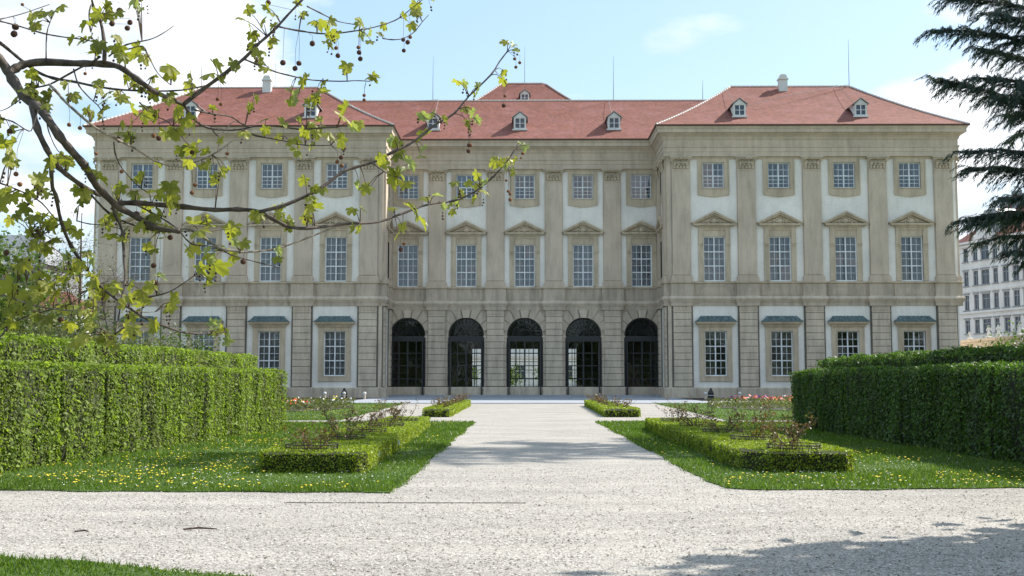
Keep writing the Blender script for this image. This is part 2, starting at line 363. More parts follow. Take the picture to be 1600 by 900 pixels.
def poly_in(P, poly):
    x, y = P[:, 0], P[:, 1]; ins = np.zeros(len(P), bool); n = len(poly); j = n-1
    for i in range(n):
        xi, yi = poly[i]; xj, yj = poly[j]
        c = ((yi > y) != (yj > y)) & (x < (xj-xi)*(y-yi)/(yj-yi+1e-12)+xi); ins ^= c; j = i
    return ins
def densify(poly, step=0.25, jit=0.045):
    out = []
    for i in range(len(poly)):
        a = Vector(poly[i]); b = Vector(poly[(i+1) % len(poly)]); n = max(1, min(200, int((b-a).length/step)))
        for k in range(n):
            p = a.lerp(b, k/n); w_ = .06*math.sin(p.x*1.7+p.y*.9)+.04*math.sin(p.x*4.3+p.y*3.1); out.append((p.x+random.uniform(-jit, jit)+w_*.6, p.y+random.uniform(-jit, jit)+w_))
    return out
def lawn(name, poly, z=0.018, blades=0, box=None, near=17):
    pts = densify(poly); b = MB(); b.poly([(x, y, z) for x, y in pts])
    for i in range(len(pts)):
        p, q = pts[i], pts[(i+1) % len(pts)]; b.quad((p[0], p[1], -0.01), (q[0], q[1], -0.01), (q[0], q[1], z), (p[0], p[1], z))
    o = b.obj(name, M['lawn']); o['kind'] = 'structure'
    if blades:
        x0, x1, y0, y1 = box; Y = y0+(y1-y0)*RNG.uniform(0, 1, blades)**1.7; P = np.stack([RNG.uniform(x0, x1, blades), Y, np.full(blades, z)], 1)
        e = blades//12                                                      # taller rough fringe along the edge
        k = RNG.integers(0, len(pts), e); A = np.array(pts)[k]; P[:e, :2] = A+RNG.normal(0, 0.05, (e, 2))
        keep = poly_in(P, [(x, y) for x, y in poly]); keep[:e] = True
        keep &= (P[:, 0] > x0-.1) & (P[:, 0] < x1+.1) & (P[:, 1] > y0-.1) & (P[:, 1] < y1+.1); P = P[keep]; n = len(P)
        s = np.clip(P[:, 1]/near, 0.6, 2.2); h = RNG.uniform(0.02, 0.06, n)*np.sqrt(s)*(1+0.9*vnoise(P, 1.3, 3)); w = 0.008*s
        an = RNG.uniform(0, 6.28, n); d = np.stack([np.cos(an), np.sin(an), np.zeros(n)], 1); V = np.empty((n, 3, 3))
        V[:, 0] = P-d*w[:, None]; V[:, 1] = P+d*w[:, None]; V[:, 2] = P+np.stack([RNG.normal(0, .4, n)*h, RNG.normal(0, .4, n)*h, h], 1)
        me = np_mesh('grass', V.reshape(-1, 3), np.arange(n*3).reshape(n, 3), M['grass'])
        g = link('grass', me); g['kind'] = 'stuff'; g['label'] = 'short green grass blades growing on the ' + name.replace('_', ' '); g['category'] = 'grass'
    return o
L1 = [(-60, 16.3), (-7.5, 16.35), (-4, 16.15), (-1.85, 16.15), (-1.85, 42.8), (-60, 42.8)]
R1 = [(2.95, 16.75), (3.3, 16.5), (5, 16.6), (8, 16.9), (60, 17.0), (60, 42.8), (2.9, 42.8)]
L2 = [(-60, 44.8), (-7.2, 44.8), (-8.1, 79), (-60, 79)]
R2 = [(8.2, 44.8), (60, 44.8), (60, 80), (9.2, 80)]
NL = [(-8, 11.2), (-4.66, 10.12), (-3.4, 9.75), (-2.28, 9.3), (-1.6, 8.7), (-1.2, 7.6), (-1.2, -20), (-8, -20), (-60, -20), (-60, 20), (-20, 15)]
lawn('lawn_left_near', L1, blades=130000, box=(-13, -1.6, 16, 43))
lawn('lawn_right_near', R1, blades=130000, box=(2.6, 14, 16, 43))
lawn('lawn_left_far', L2, blades=26000, box=(-20, -7, 44.6, 80), near=25)
lawn('lawn_right_far', R2, blades=26000, box=(8, 22, 44.6, 81), near=25)
lawn('lawn_corner', NL, blades=30000, box=(-5.5, -1.1, 8, 11), near=10)
b = MB(); b.box(-12.9, 13.5, 77, 106.6, -0.02, 0.05); b.obj('paved_terrace', M['paving'])['kind'] = 'structure'
b = MB(); b.box(-12.6, 13.2, 102.6, 106.4, 0.0, 0.11); b.box(-12.6, 13.2, 104.2, 106.9, 0.11, 0.2); b.obj('terrace_steps', M['paving'])['kind'] = 'structure'
for s in (-1, 1):
    b = MB(); b.box(s*13.4+0.3, s*40+0.3, 88.5, 100.8, -0.02, 0.02); b.obj('trench_strip', M['soil'])['kind'] = 'structure'  # flat dark strip standing in for the trench along the wing foot
tagged = MB(); tagged.box(-3.1, 0.05, 14.78, 14.795, -0.01, 0.009)
props(tagged.obj('edging_strip', M['wire']), 'thin dark metal edging strip sunk across the gravel', 'edging strip')

def flowers(name, polys, n, size, mat, zlo, zhi, label, cat='flowers', seed=0, clump=0.35):
    rs = np.random.default_rng(seed); out = []
    for (x0, x1, y0, y1) in polys:
        m = int(n/len(polys)/7); c = np.stack([rs.uniform(x0, x1, m), y0+(y1-y0)*rs.uniform(0, 1, m)**1.5], 1)
        c = np.repeat(c, 7, 0)+rs.normal(0, clump, (m*7, 2)); out.append(c)
    C = np.concatenate(out); ok = np.zeros(len(C), bool)
    for p in (L1, R1, L2, R2, NL): ok |= poly_in(C, p)
    C = C[ok]; k = len(C); z = rs.uniform(zlo, zhi, k); s = size*rs.uniform(.6, 1.2, k); V = np.empty((k, 7, 3))
    V[:, 0] = np.stack([C[:, 0], C[:, 1], z+s*.45], 1)
    for i in range(6): V[:, i+1] = np.stack([C[:, 0]+s*np.cos(i*math.pi/3), C[:, 1]+s*np.sin(i*math.pi/3), z+rs.normal(0, .15, k)*s], 1)
    base = (np.arange(k)*7)[:, None]; Fc = np.concatenate([np.concatenate([base, base+1+i, base+1+(i+1) % 6], 1) for i in range(6)])
    o = link(name, np_mesh(name, V.reshape(-1, 3), Fc, mat)); props(o, label, cat, kind='stuff'); return o
flowers('dandelions', [(-9, -2, 16.5, 42), (-8, -4.6, 17, 30), (3, 9.5, 16.9, 30), (-12, -8, 45, 70)], 1500, 0.020, M['yellow'], .05, .09, 'scattered yellow dandelions flowering in the lawns', seed=2, clump=0.3)
flowers('daisies', [(-7, -2.2, 16.5, 24), (3, 8, 16.9, 24)], 420, 0.014, M['daisy'], .04, .06, 'tiny white daisies scattered on the lawns', seed=5, clump=0.5)

# loose stones lying on the gravel near the viewer
n = 52000; P = np.stack([RNG.uniform(-7, 8, n), 8.6+RNG.uniform(0, 1, n)**1.4*12, np.full(n, .004)], 1)
inlawn = poly_in(P, L1) | poly_in(P, R1) | poly_in(P, NL); P = P[~inlawn]; n = len(P)
s = RNG.uniform(.004, .011, n)*np.clip(RNG.normal(1, .35, n), .5, 2.2); V = np.empty((n, 6, 3)); an = RNG.uniform(0, 6.28, n)
for i in range(4):
    V[:, i] = P+np.stack([np.cos(an+i*math.pi/2)*s*(1.3 if i % 2 else .8), np.sin(an+i*math.pi/2)*s*(1.3 if i % 2 else .8), s*RNG.uniform(-.2, .5, n)], 1)
V[:, 4] = P+np.stack([s*0, s*0, s*.9], 1); V[:, 5] = P-np.stack([s*0, s*0, s*.5], 1)
base = (np.arange(n)*6)[:, None]
Fc = np.concatenate([np.concatenate([base+i, base+(i+1) % 4, base+4], 1) for i in range(4)])
o = link('loose_gravel', np_mesh('loose_gravel', V.reshape(-1, 3), Fc, M['pebble'])); props(o, 'loose pale pebbles lying on the gravel path', 'gravel', kind='stuff')
b = MB(); b.tube([(-3.6, 12.05, .02), (-3.45, 12.1, .03), (-3.25, 12.08, .02)], [.009, .012, .006], 5)
props(b.obj('fallen_twig', M['twig']), 'short dark fallen twig lying on the gravel at left', 'twig')
b = MB(); b.tube([(-4.7, 11.9, .015), (-4.6, 11.92, .025), (-4.55, 11.9, .015)], [.008, .01, .006], 5)
props(b.obj('fallen_twig', M['twig']), 'tiny dark bit of bark on the gravel near the left edge', 'twig')

# ------------------------------------------------------------------ hedges
def offset_poly(poly, d):
    n = len(poly); out = []
    for i in range(n):
        p0, p1, p2 = Vector(poly[i-1]), Vector(poly[i]), Vector(poly[(i+1) % n])
        e1 = (p1-p0).normalized(); e2 = (p2-p1).normalized(); n1 = Vector((e1.y, -e1.x)); n2 = Vector((e2.y, -e2.x))
        m = (n1+n2); m = m/max(0.3, m.dot(n1)) if m.length > 1e-6 else n1; out.append((p1.x+m.x*d, p1.y+m.y*d))
    return out
def hedge(name, poly, h, leaf, dens_side, dens_top, mat, core, label, cat='hedge', rough=0.05, group=None, colw=0.0, seed=1, spread=0.6):
    """poly counter-clockwise; foliage = many small leaves over an uneven twiggy body"""
    cx = sum(p[0] for p in poly)/len(poly); cy = sum(p[1] for p in poly)/len(poly)
    root = empty(name, (cx, cy, 0), label, cat, group)
    inn = offset_poly(poly, -leaf*1.2); b = MB(); z1 = h-leaf*1.2
    b.poly([(x-cx, y-cy, z1) for x, y in inn])
    for i in range(len(inn)):
        p, q = inn[i], inn[(i+1) % len(inn)]; b.quad((p[0]-cx, p[1]-cy, -.02), (q[0]-cx, q[1]-cy, -.02), (q[0]-cx, q[1]-cy, z1), (p[0]-cx, p[1]-cy, z1))
    b.obj('twigs', core, root)
    Ps, Ns = [], []
    for i in range(len(poly)):
        p, q = np.array(poly[i]), np.array(poly[(i+1) % len(poly)]); e = q-p; L = np.linalg.norm(e); e /= L; nn = np.array([e[1], -e[0]])
        m = int(L*h*dens_side)
        if m < 1: continue
        u = RNG.uniform(0, L, m); z = RNG.uniform(0.0, h, m); XY = p+e*u[:, None]
        P = np.stack([XY[:, 0], XY[:, 1], z], 1)
        lump = vnoise(P*np.array([1, 1, .3]), 3.2/max(colw, .4) if colw else 6/h, seed)*rough*2.2+vnoise(P, 9/max(h, .5), seed+1)*rough; lump = np.maximum(lump, -leaf*.35)
        gap = vnoise(P*np.array([1, 1, .6]), 7/max(h, .6), seed+4)
        keep = RNG.uniform(-1.0, 1, m) < (gap*1.2+0.62); P[:, :2] += nn*(lump+RNG.normal(0, rough*.35, m)-leaf*.3)[:, None]
        nrm = np.stack([np.full(m, nn[0]), np.full(m, nn[1]), np.full(m, .35)], 1)
        Ps.append(P[keep]); Ns.append(nrm[keep])
    xs = [p[0] for p in poly]; ys = [p[1] for p in poly]; A = (max(xs)-min(xs))*(max(ys)-min(ys)); m = int(A*dens_top)
    P = np.stack([RNG.uniform(min(xs), max(xs), m), RNG.uniform(min(ys), max(ys), m), np.full(m, h)], 1); P = P[poly_in(P, poly)]
    P[:, 2] += vnoise(P, 2.5, seed+2)*rough*.8+vnoise(P, 8, seed+3)*rough*.7+np.abs(RNG.normal(0, rough*.4, len(P)))
    Ps.append(P); Ns.append(np.tile(np.array([0, 0, 1.0]), (len(P), 1)))
    P = np.concatenate(Ps); P -= np.array([cx, cy, 0]); Nn = np.concatenate(Ns)
    V, Fc = cards(P, Nn, leaf, .62, spread); o = link('foliage', np_mesh('foliage', V, Fc, mat), root); o['kind'] = 'stuff'
    return root
def notched(a, b_, w, cuts, d=.16, g=.22):
    a, b_ = Vector(a), Vector(b_); L = (b_-a).length; e = (b_-a)/L; n = Vector((-e.y, e.x)); out = [a]
    for c in cuts: out += [a+e*c, a+e*(c+g*.3)+n*d, a+e*(c+g*.7)+n*d, a+e*(c+g)]
    out += [b_, b_+n*w, a+n*w]; return [(p.x, p.y) for p in out]
def wall_poly(a, b_, w):                    # strip from a to b, thickness w to the left of the direction
    a, b_ = Vector(a), Vector(b_); e = (b_-a).normalized(); n = Vector((-e.y, e.x)); k = [a, b_, b_+n*w, a+n*w]; return [(p.x, p.y) for p in k]
hedge('tall_hedge', notched((-9.35, 14.0), (-7.55, 35.9), 1.7, (7.3, 9.2, 11.0, 13.1, 14.6, 16.4, 17.8, 19.3, 20.6), .09, .16), 1.86, .062, 1250, 800, M['hornbeam'], M['core'], 'tall clipped bright green hedge in full sun, the front one on the left', rough=.07, group='tall hornbeam hedges', colw=1.1, seed=3)
hedge('tall_hedge', wall_poly((-12.3, 18.0), (-12.0, 51.0), 1.8), 2.62, .09, 480, 380, M['hornbeam'], M['core'], 'higher clipped hedge standing behind the front left hedge', rough=.11, group='tall hornbeam hedges', colw=1.4, seed=8)
hedge('tall_hedge', notched((9.15, 38.2), (9.55, 14.0), 1.7, (3.1, 5.6, 8.4, 10.6, 12.3, 13.9, 15.6, 17.4, 19.5)), 1.86, .062, 1250, 800, M['hornbeam_shade'], M['core'], 'tall clipped hedge in deep shade, the front one on the right', rough=.08, group='tall hornbeam hedges', colw=1.1, seed=12)
hedge('tall_hedge', wall_poly((13.1, 49.5), (13.2, 17.0), 1.8), 2.45, .09, 480, 380, M['hornbeam_shade'], M['core'], 'higher clipped hedge standing behind the front right hedge', rough=.12, group='tall hornbeam hedges', colw=1.4, seed=15)

bed = [(-4.5, 19.35), (-2.8, 19.3), (-2.65, 19.5)]
for i, yn in enumerate((21.4, 25.4, 29.4, 33.6)):
    xe = -2.68-.02*(yn-19.4); bed += [(xe, yn-.1), (xe-.28, yn), (xe-.28, yn+.16), (xe-.02, yn+.26)]
bed += [(-3.1, 37.8), (-4.45, 38)]
hedge('box_border', bed, .37, .034, 2600, 1500, M['boxleaf'], M['boxcore'], 'long low box border left of the gravel path with notched side', 'box hedge', rough=.03, group='low box borders', seed=21, spread=.9)
bed = [(4.0, 36.5), (3.86, 30), (3.9, 24), (3.8, 21.2), (3.95, 20.1), (4.3, 19.55), (5.6, 19.45), (5.78, 19.7), (5.75, 36.5)]
hedge('box_border', bed, .37, .034, 2600, 1500, M['boxleaf'], M['boxcore'], 'long low box border right of the gravel path with rounded corner', 'box hedge', rough=.03, group='low box borders', seed=25, spread=.9)
hedge('box_border', [(-4.3, 48.8), (-3.1, 48.8), (-3.15, 70), (-4.3, 70)], .36, .06, 600, 450, M['boxleaf'], M['boxcore'], 'small far box bed on the gravel, left of the path', 'box hedge', rough=.03, group='low box borders', seed=28, spread=.9)
hedge('box_border', [(3.6, 48.8), (5.15, 48.8), (5.05, 70), (3.9, 70)], .36, .06, 600, 450, M['boxleaf'], M['boxcore'], 'small far box bed on the gravel, right of the path', 'box hedge', rough=.03, group='low box borders', seed=31, spread=.9)

# wire baskets with rose bushes
def make_ring():
    t = empty('wire_basket', (0, 0, 0), 'x', 'wire basket')
    for z in (0.0, .055, .11):
        b = MB(); b.tube([(math.cos(a*math.pi/14)*(.44+z*.25), math.sin(a*math.pi/14)*(.44+z*.25), z) for a in range(29)], .0065, 4, False); b.obj('hoop', M['wire'], t)
    b = MB()
    for k in range(34):
        a = k*2*math.pi/34; a2 = a+.06*(1 if k % 2 else -1)
        b.tube([(math.cos(a)*.44, math.sin(a)*.44, -.03), (math.cos(a2)*.47, math.sin(a2)*.47, .115)], .005, 4)
    b.obj('lattice', M['wire'], t)
    return t
def rose_bush(loc, h, r, label, seed, group='rose bushes in the beds', leafn=170, leaf=.045, stems=9):
    rs = random.Random(seed); t = empty('rose_bush', loc, label, 'rose bush', group); b = MB(); P = []
    for i in range(stems):
        a = rs.uniform(0, 6.28); d = Vector((math.cos(a), math.sin(a), 0)); p = Vector((d.x*.06, d.y*.06, 0)); pts = [p.copy()]
        hh = h*rs.uniform(.55, 1.0)
        for k in range(4):
            p = p+d*r*rs.uniform(.12, .34)+Vector((rs.uniform(-.04, .04), rs.uniform(-.04, .04), hh/4)); pts.append(p.copy())
            if k > 0:
                q = p+Vector((rs.uniform(-.16, .16), rs.uniform(-.16, .16), rs.uniform(.03, .16))); b.tube([p, q], [.005, .003], 4); P += [q, p.lerp(q, .6)]
        b.tube(pts, [.009, .008, .007, .005, .003], 4); P += pts[1:]
    b.obj('stems', M['twig'], t)
    P = np.array([tuple(p) for p in P]); k = RNG.integers(0, len(P), leafn); Q = P[k]+RNG.normal(0, .045, (leafn, 3)); Q[:, 2] = np.maximum(Q[:, 2], .02)
    V, Fc = cards(Q, np.tile([0, 0, 1.0], (leafn, 1)), leaf, .6, 1.0); o = link('leaves', np_mesh('leaves', V, Fc, M['rose']), t); o['kind'] = 'stuff'; return t
SIX = ['frontmost of its row', 'second from the front', 'third from the front', 'third from the palace end', 'second from the palace end', 'nearest the palace']
ring = make_ring(); first = True
ORD = ['nearest', 'second nearest', 'third nearest', 'fourth nearest', 'farthest']
RY = (20.0, 23.1, 26.3, 29.7, 33.2)
for side, X, lab in ((-1, -3.72, 'left'), (1, 4.8, 'right')):
    for i, y in enumerate(RY):
        c = ring if first else dup(ring); first = False; x = X+(.1 if side < 0 else -.12)*i*.5
        c.location = (x, y, .365); c.rotation_euler.z = random.uniform(0, 6)
        c['label'] = f'low round wire basket on the {lab} box border, {ORD[i]} of five'; c['group'] = 'wire baskets round the roses'
        hh = (.42, .75, .55, .7, .6)[i] if side < 0 else (.62, .75, .5, .62, .7)[i]
        rose_bush((x, y+.05, .33), hh, .42, f'leggy rose bush inside the {ORD[i]} wire basket of the {lab} border', 40+i+side*7, leafn=420 if not (side > 0 and i == 0) else 800)
for side, X in ((-1, -3.7), (1, 4.4)):
    for i in range(6):
        rose_bush((X, 50.5+i*3.5, .3), .42, .55, f'low brown rose bush in the {"left" if side<0 else "right"} far box bed, {SIX[i]}', 80+i+side*11, leafn=170, leaf=.07, stems=10)
for i, (x, y) in enumerate(((-2.72, 21.5), (-2.78, 25.5), (-2.95, 29.6))):
    t = empty('plant_marker', (x, y, 0), f'small pale plant marker in the {("nearest", "middle", "farthest")[i]} notch of the left box border', 'plant marker', 'plant markers at the left box border')
    b = MB(); b.tube([(0, 0, 0), (0, 0, .2)], .006, 5); b.obj('stake', M['wire'], t)
    b = MB(); b.box(-.02, .02, -.004, .004, .14, .24); b.obj('tag', M['tag'], t)

# flower beds near the wings
def flower_bed(cx, cy, rx, ry, label, seed, mats):
    rs = np.random.default_rng(seed); t = empty('flower_bed', (cx, cy, 0), label, 'flower bed')
    b = MB(); b.poly([(rx*math.cos(a*math.pi/12), ry*math.sin(a*math.pi/12), .045) for a in range(24)]); b.obj('soil', M['soil'], t)
    n = 9000; a = rs.uniform(0, 6.28, n); r = np.sqrt(rs.uniform(0, 1, n)); P = np.stack([rx*r*np.cos(a), ry*r*np.sin(a), rs.uniform(.05, .48, n)], 1)
    V, Fc = cards(P, np.tile([0, 0, 1.0], (n, 1)), .16, .45, .9); link('foliage', np_mesh('foliage', V, Fc, M['shrub']), t)['kind'] = 'stuff'
    for j, (mat, cnt, x0, x1, y0, y1) in enumerate(mats):
        m = cnt; P = np.stack([rs.uniform(x0, x1, m)*rx, rs.uniform(y0, y1, m)*ry, rs.uniform(.3, .6, m)], 1)
        ok = (P[:, 0]/rx)**2+(P[:, 1]/ry)**2 < 1; P = P[ok]; V, Fc = cards(P, np.tile([0, -.5, 1.0], (len(P), 1)), .15, .8, .7)
        link('flowers', np_mesh('flowers', V, Fc, mat), t)['kind'] = 'stuff'
    return t
flower_bed(20.6, 66, 9.6, 12, 'oval bed of red, orange and yellow flowers before the right wing', 3,
    [(M['redflower'], 130, -.75, -.1, .1, .9), (M['yellow'], 170, -.3, .6, .2, .95), (M['orangeflower'], 150, -.4, .8, -.2, .6), (M['redflower'], 60, -.42, -.28, -.6, -.2), (M['purple'], 40, -.8, -.45, .4, .8), (M['daisy'], 120, -.6, .6, .3, 1)])
flower_bed(-16.5, 64, 6.8, 12, 'leafy flower bed with white and red blooms before the left wing', 4,
    [(M['daisy'], 150, -.4, 1.0, -.8, .9), (M['redflower'], 45, .52, .66, -.35, -.05), (M['yellow'], 30, .2, .9, 0, .9)])
for i, (x, y) in enumerate(((-16.3, 93), (-14.7, 93), (-13.0, 93), (15.2, 93), (18.0, 93))):
    t = empty('bollard', (x, y, 0), ['short pale bollard before the left wing, leftmost of three', 'short pale bollard before the left wing, middle of three', 'short pale bollard before the left wing, nearest the steps', 'short pale bollard before the right wing, nearest the steps', 'short pale bollard before the right wing, farther from the steps'][i], 'bollard', 'pale bollards at the foot of the palace')
    b = MB(); b.lathe([(0, 0), (.1, 0), (.1, .42)], seg=10); b.obj('post', M['stone'], t)
    b = MB(); b.ball((0, 0, .5), .15, 10, 6); b.obj('knob', M['statue'], t, smooth=True)

# ------------------------------------------------------------------ the palace
PAL = empty('palace', (0.3, 101.25, 0), 'long baroque palace with red tiled roofs, two projecting wings and five arched doors', 'palace')
def mitre_path(path, closed=False):
    out = []; n = len(path)
    for i in range(n):
        p = Vector(path[i]); e1 = (p-Vector(path[i-1])).normalized() if i > 0 else None; e2 = (Vector(path[i+1])-p).normalized() if i < n-1 else None
        if e1 is None: e1 = e2
        if e2 is None: e2 = e1
        n1 = Vector((e1.y, -e1.x)); n2 = Vector((e2.y, -e2.x)); m = n1+n2; m = m/m.dot(n1); out.append((p, m))
    return out
def sweep(b, path, prof, cap=True):         # prof: (out, z) list, closed polygon
    mp = mitre_path(path); k = len(prof); n0 = len(b.v)
    for p, m in mp:
        for o, z in prof: b.v.append((p.x+m.x*o, p.y+m.y*o, z))
    for i in range(len(mp)-1):
        for j in range(k):
            j2 = (j+1) % k; A = n0+i*k; b.f.append((A+j, A+k+j, A+k+j2, A+j2)); b.m.append(b.mi)
    if cap:
        b.f.append(tuple(n0+j for j in range(k))); b.m.append(b.mi); e = n0+(len(mp)-1)*k
        b.f.append(tuple(e+j for j in range(k-1, -1, -1))); b.m.append(b.mi)
WX, WI, D6 = 39.2, 12.95, 6.0
FP = [(-WX, 18), (-WX, 0), (-WI, 0), (-WI, D6), (WI, D6), (WI, 0), (WX, 0), (WX, 18)]
PWING = [14.22+5.96*i for i in range(5)]; WWING = [17.2+5.96*i for i in range(4)]
PCEN = [-8.43, -2.81, 2.81, 8.43]; WCEN = [-11.24, -5.62, 0, 5.62, 11.24]
SEGB = {0: [17.1, 11.2, 5.3], 1: [WX-x for x in reversed(PWING)], 2: [.9, 5.1], 3: [WI+x for x in PCEN], 4: [.9, 5.1], 5: [x-WI for x in PWING], 6: [.9, 6.8, 12.7]}
def broken(hw, d, skip=()):
    out = [FP[0]]
    for i in range(len(FP)-1):
        p, q = Vector(FP[i]), Vector(FP[i+1]); e = (q-p).normalized(); nn = Vector((e.y, -e.x)); L = (q-p).length
        if i not in skip:
            for c in sorted(SEGB[i]):
                a0, a1 = max(c-hw, .03), min(c+hw, L-.03)
                for t, o in ((a0, 0), (a0, d), (a1, d), (a1, 0)): r = p+e*t+nn*o; out.append((r.x, r.y))
        out.append(FP[i+1])
    return out
def shift(path, d): return [(p.x+m.x*d, p.y+m.y*d) for p, m in mitre_path(path)]
def part(name, b, mat, smooth=False, loc=(0, 0, 0), rz=0): return b.obj(name, mat, PAL, loc, smooth, rz)

# entablature, cornice, string courses
b = MB(); sweep(b, FP, [(0, 21.95), (.26, 21.95), (.26, 22.35), (.30, 22.37), (.30, 22.72), (.36, 22.78), (.38, 22.92), (.26, 22.95), (.26, 23.5), (0, 23.5)]); part('entablature', b, M['beige'])
b = MB(); sweep(b, FP, [(0, 23.48), (.30, 23.48), (.36, 23.62), (.36, 23.7), (.50, 23.86), (.62, 23.92), (.66, 24.02), (.86, 24.06), (.86, 24.36), (.92, 24.42), (1.0, 24.62), (1.0, 24.71), (0, 24.71)]); part('cornice', b, M['beige'])
b = MB(); sweep(b, FP, [(0, 21.72), (.06, 21.72), (.08, 21.8), (.12, 21.94), (0, 21.94)]); part('upper_band', b, M['trim'])
path = broken(.97, .30)
b = MB(); sweep(b, path, [(0, 10.28), (.06, 10.3), (.15, 10.38), (.15, 10.47), (.05, 10.54), (0, 10.54)]); part('sill_course', b, M['trim'])
b = MB(); sweep(b, path, [(0, 9.16), (.05, 9.16), (.05, 10.28), (0, 10.28)]); part('pedestal_band', b, M['stone2'])
b = MB(); sweep(b, path, [(0, 8.62), (.10, 8.62), (.13, 8.7), (.24, 8.86), (.26, 8.98), (.20, 9.06), (.10, 9.17), (0, 9.17)]); part('string_course', b, M['stone'])
b = MB(); sweep(b, path, [(0, 8.3), (.06, 8.3), (.06, 8.62), (0, 8.62)]); part('lower_architrave', b, M['stone2'])
b = MB(); sweep(b, broken(.97, .32), [(0, 0), (.14, 0), (.14, .86), (.10, .95), (0, .95)]); part('plinth', b, M['stone'])
# raised panels on the pedestal band
def panel_mesh(hw):
    q = MB(); yy = -.05
    for x0, x1, z0, z1 in ((-hw, hw, 9.3, 9.38), (-hw, hw, 10.08, 10.16), (-hw, -hw+.08, 9.38, 10.08), (hw-.08, hw, 9.38, 10.08)): q.box(x0, x1, yy-.03, yy+.01, z0, z1)
    for s_ in (-1, 1): q.box(s_*(hw+.12), s_*(hw+.34), yy-.05, yy+.01, 9.25, 10.2)
    return q.mesh('pedestal_panel', M['stone2'])
PNW, PNC = panel_mesh(1.35), panel_mesh(1.2)
for x in WWING:
    for s in (-1, 1): link('pedestal_panel', PNW, PAL, (s*x, 0, 0))
for x in WCEN: link('pedestal_panel', PNC, PAL, (x, D6, 0))

# walls with openings
def wall_face(b, x0, x1, z0, z1, holes, y, reveal):
    xs = sorted({x0, x1, *[h[0] for h in holes], *[h[1] for h in holes]}); zs = sorted({z0, z1, *[h[2] for h in holes], *[h[3] for h in holes]})
    for i in range(len(xs)-1):
        for j in range(len(zs)-1):
            cx, cz = (xs[i]+xs[i+1])/2, (zs[j]+zs[j+1])/2
            if any(h[0] < cx < h[1] and h[2] < cz < h[3] for h in holes): continue
            b.quad((xs[i], y, zs[j]), (xs[i+1], y, zs[j]), (xs[i+1], y, zs[j+1]), (xs[i], y, zs[j+1]))
    for a, c, d, e in holes:
        Y2 = y+reveal
        b.quad((a, y, d), (a, Y2, d), (a, Y2, e), (a, y, e)); b.quad((c, Y2, d), (c, y, d), (c, y, e), (c, Y2, e))
        b.quad((a, y, e), (a, Y2, e), (c, Y2, e), (c, y, e)); b.quad((a, Y2, d), (a, y, d), (c, y, d), (c, Y2, d))
HW = .98
ZT, ZM, ZG = (19.07, 21.42), (10.56, 14.61), (1.98, 6.02)
for s in (-1, 1):
    holes = []
    for x in WWING:
        for z0, z1 in (ZT, ZM, ZG): holes.append((s*x-HW, s*x+HW, z0, z1))
    b = MB(); x0, x1 = sorted((s*WI, s*WX)); wall_face(b, x0, x1, 0, 22, holes, 0, .35); part('wall', b, M['white'])
    b = MB(); b.quad((s*WI, 0, 0), (s*WI, D6+.3, 0), (s*WI, D6+.3, 24), (s*WI, 0, 24)); b.quad((s*WX, 18, 0), (s*WX, 0, 0), (s*WX, 0, 24), (s*WX, 18, 24)); part('side_wall', b, M['white'])
    b = MB(); b.quad((s*WI, 18, 0), (s*WX, 18, 0), (s*WX, 18, 24.7), (s*WI, 18, 24.7)); part('back_wall', b, M['beige'])
    # rooms behind the windows: one dim partition and floors
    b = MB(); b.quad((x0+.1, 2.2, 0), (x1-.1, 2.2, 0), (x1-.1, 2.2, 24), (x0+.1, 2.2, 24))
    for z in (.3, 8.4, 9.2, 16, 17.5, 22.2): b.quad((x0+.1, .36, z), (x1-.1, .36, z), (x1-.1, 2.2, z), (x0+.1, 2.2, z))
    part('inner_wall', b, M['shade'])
holes = []
for x in WCEN:
    for z0, z1 in (ZT, ZM): holes.append((x-HW, x+HW, z0, z1))
b = MB(); wall_face(b, -WI, WI, 9.1, 22, holes, D6, .35); part('wall', b, M['white'])
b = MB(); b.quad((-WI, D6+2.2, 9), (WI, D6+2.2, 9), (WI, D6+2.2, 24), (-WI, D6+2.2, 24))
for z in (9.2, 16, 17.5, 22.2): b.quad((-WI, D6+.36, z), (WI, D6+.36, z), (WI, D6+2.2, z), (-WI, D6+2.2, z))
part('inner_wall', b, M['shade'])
# arcade wall
ARC, SPR = 1.72, 5.86
b = MB(); y = D6
def arch_pts(c, r, n=18): return [(c-r*math.cos(math.pi*i/n), SPR+r*math.sin(math.pi*i/n)) for i in range(n+1)]
edges = [-WI]+[c for a in WCEN for c in (a-ARC, a+ARC)]+[WI]
for i in range(0, len(edges), 2): b.quad((edges[i], y, 0), (edges[i+1], y, 0), (edges[i+1], y, SPR), (edges[i], y, SPR)); b.quad((edges[i], y, SPR), (edges[i+1], y, SPR), (edges[i+1], y, 9.1), (edges[i], y, 9.1))
for c in WCEN:
    ap = arch_pts(c, ARC)
    for i in range(len(ap)-1):
        p, q = ap[i], ap[i+1]; b.quad((p[0], y, p[1]), (q[0], y, q[1]), (q[0], y, 9.1), (p[0], y, 9.1)); b.quad((p[0], y, p[1]), (p[0], y+.8, p[1]), (q[0], y+.8, q[1]), (q[0], y, q[1]))
    for s in (-1, 1): b.quad((c+s*ARC, y, 0), (c+s*ARC, y+.8, 0), (c+s*ARC, y+.8, SPR), (c+s*ARC, y, SPR))
part('arcade_wall', b, M['stone2'])
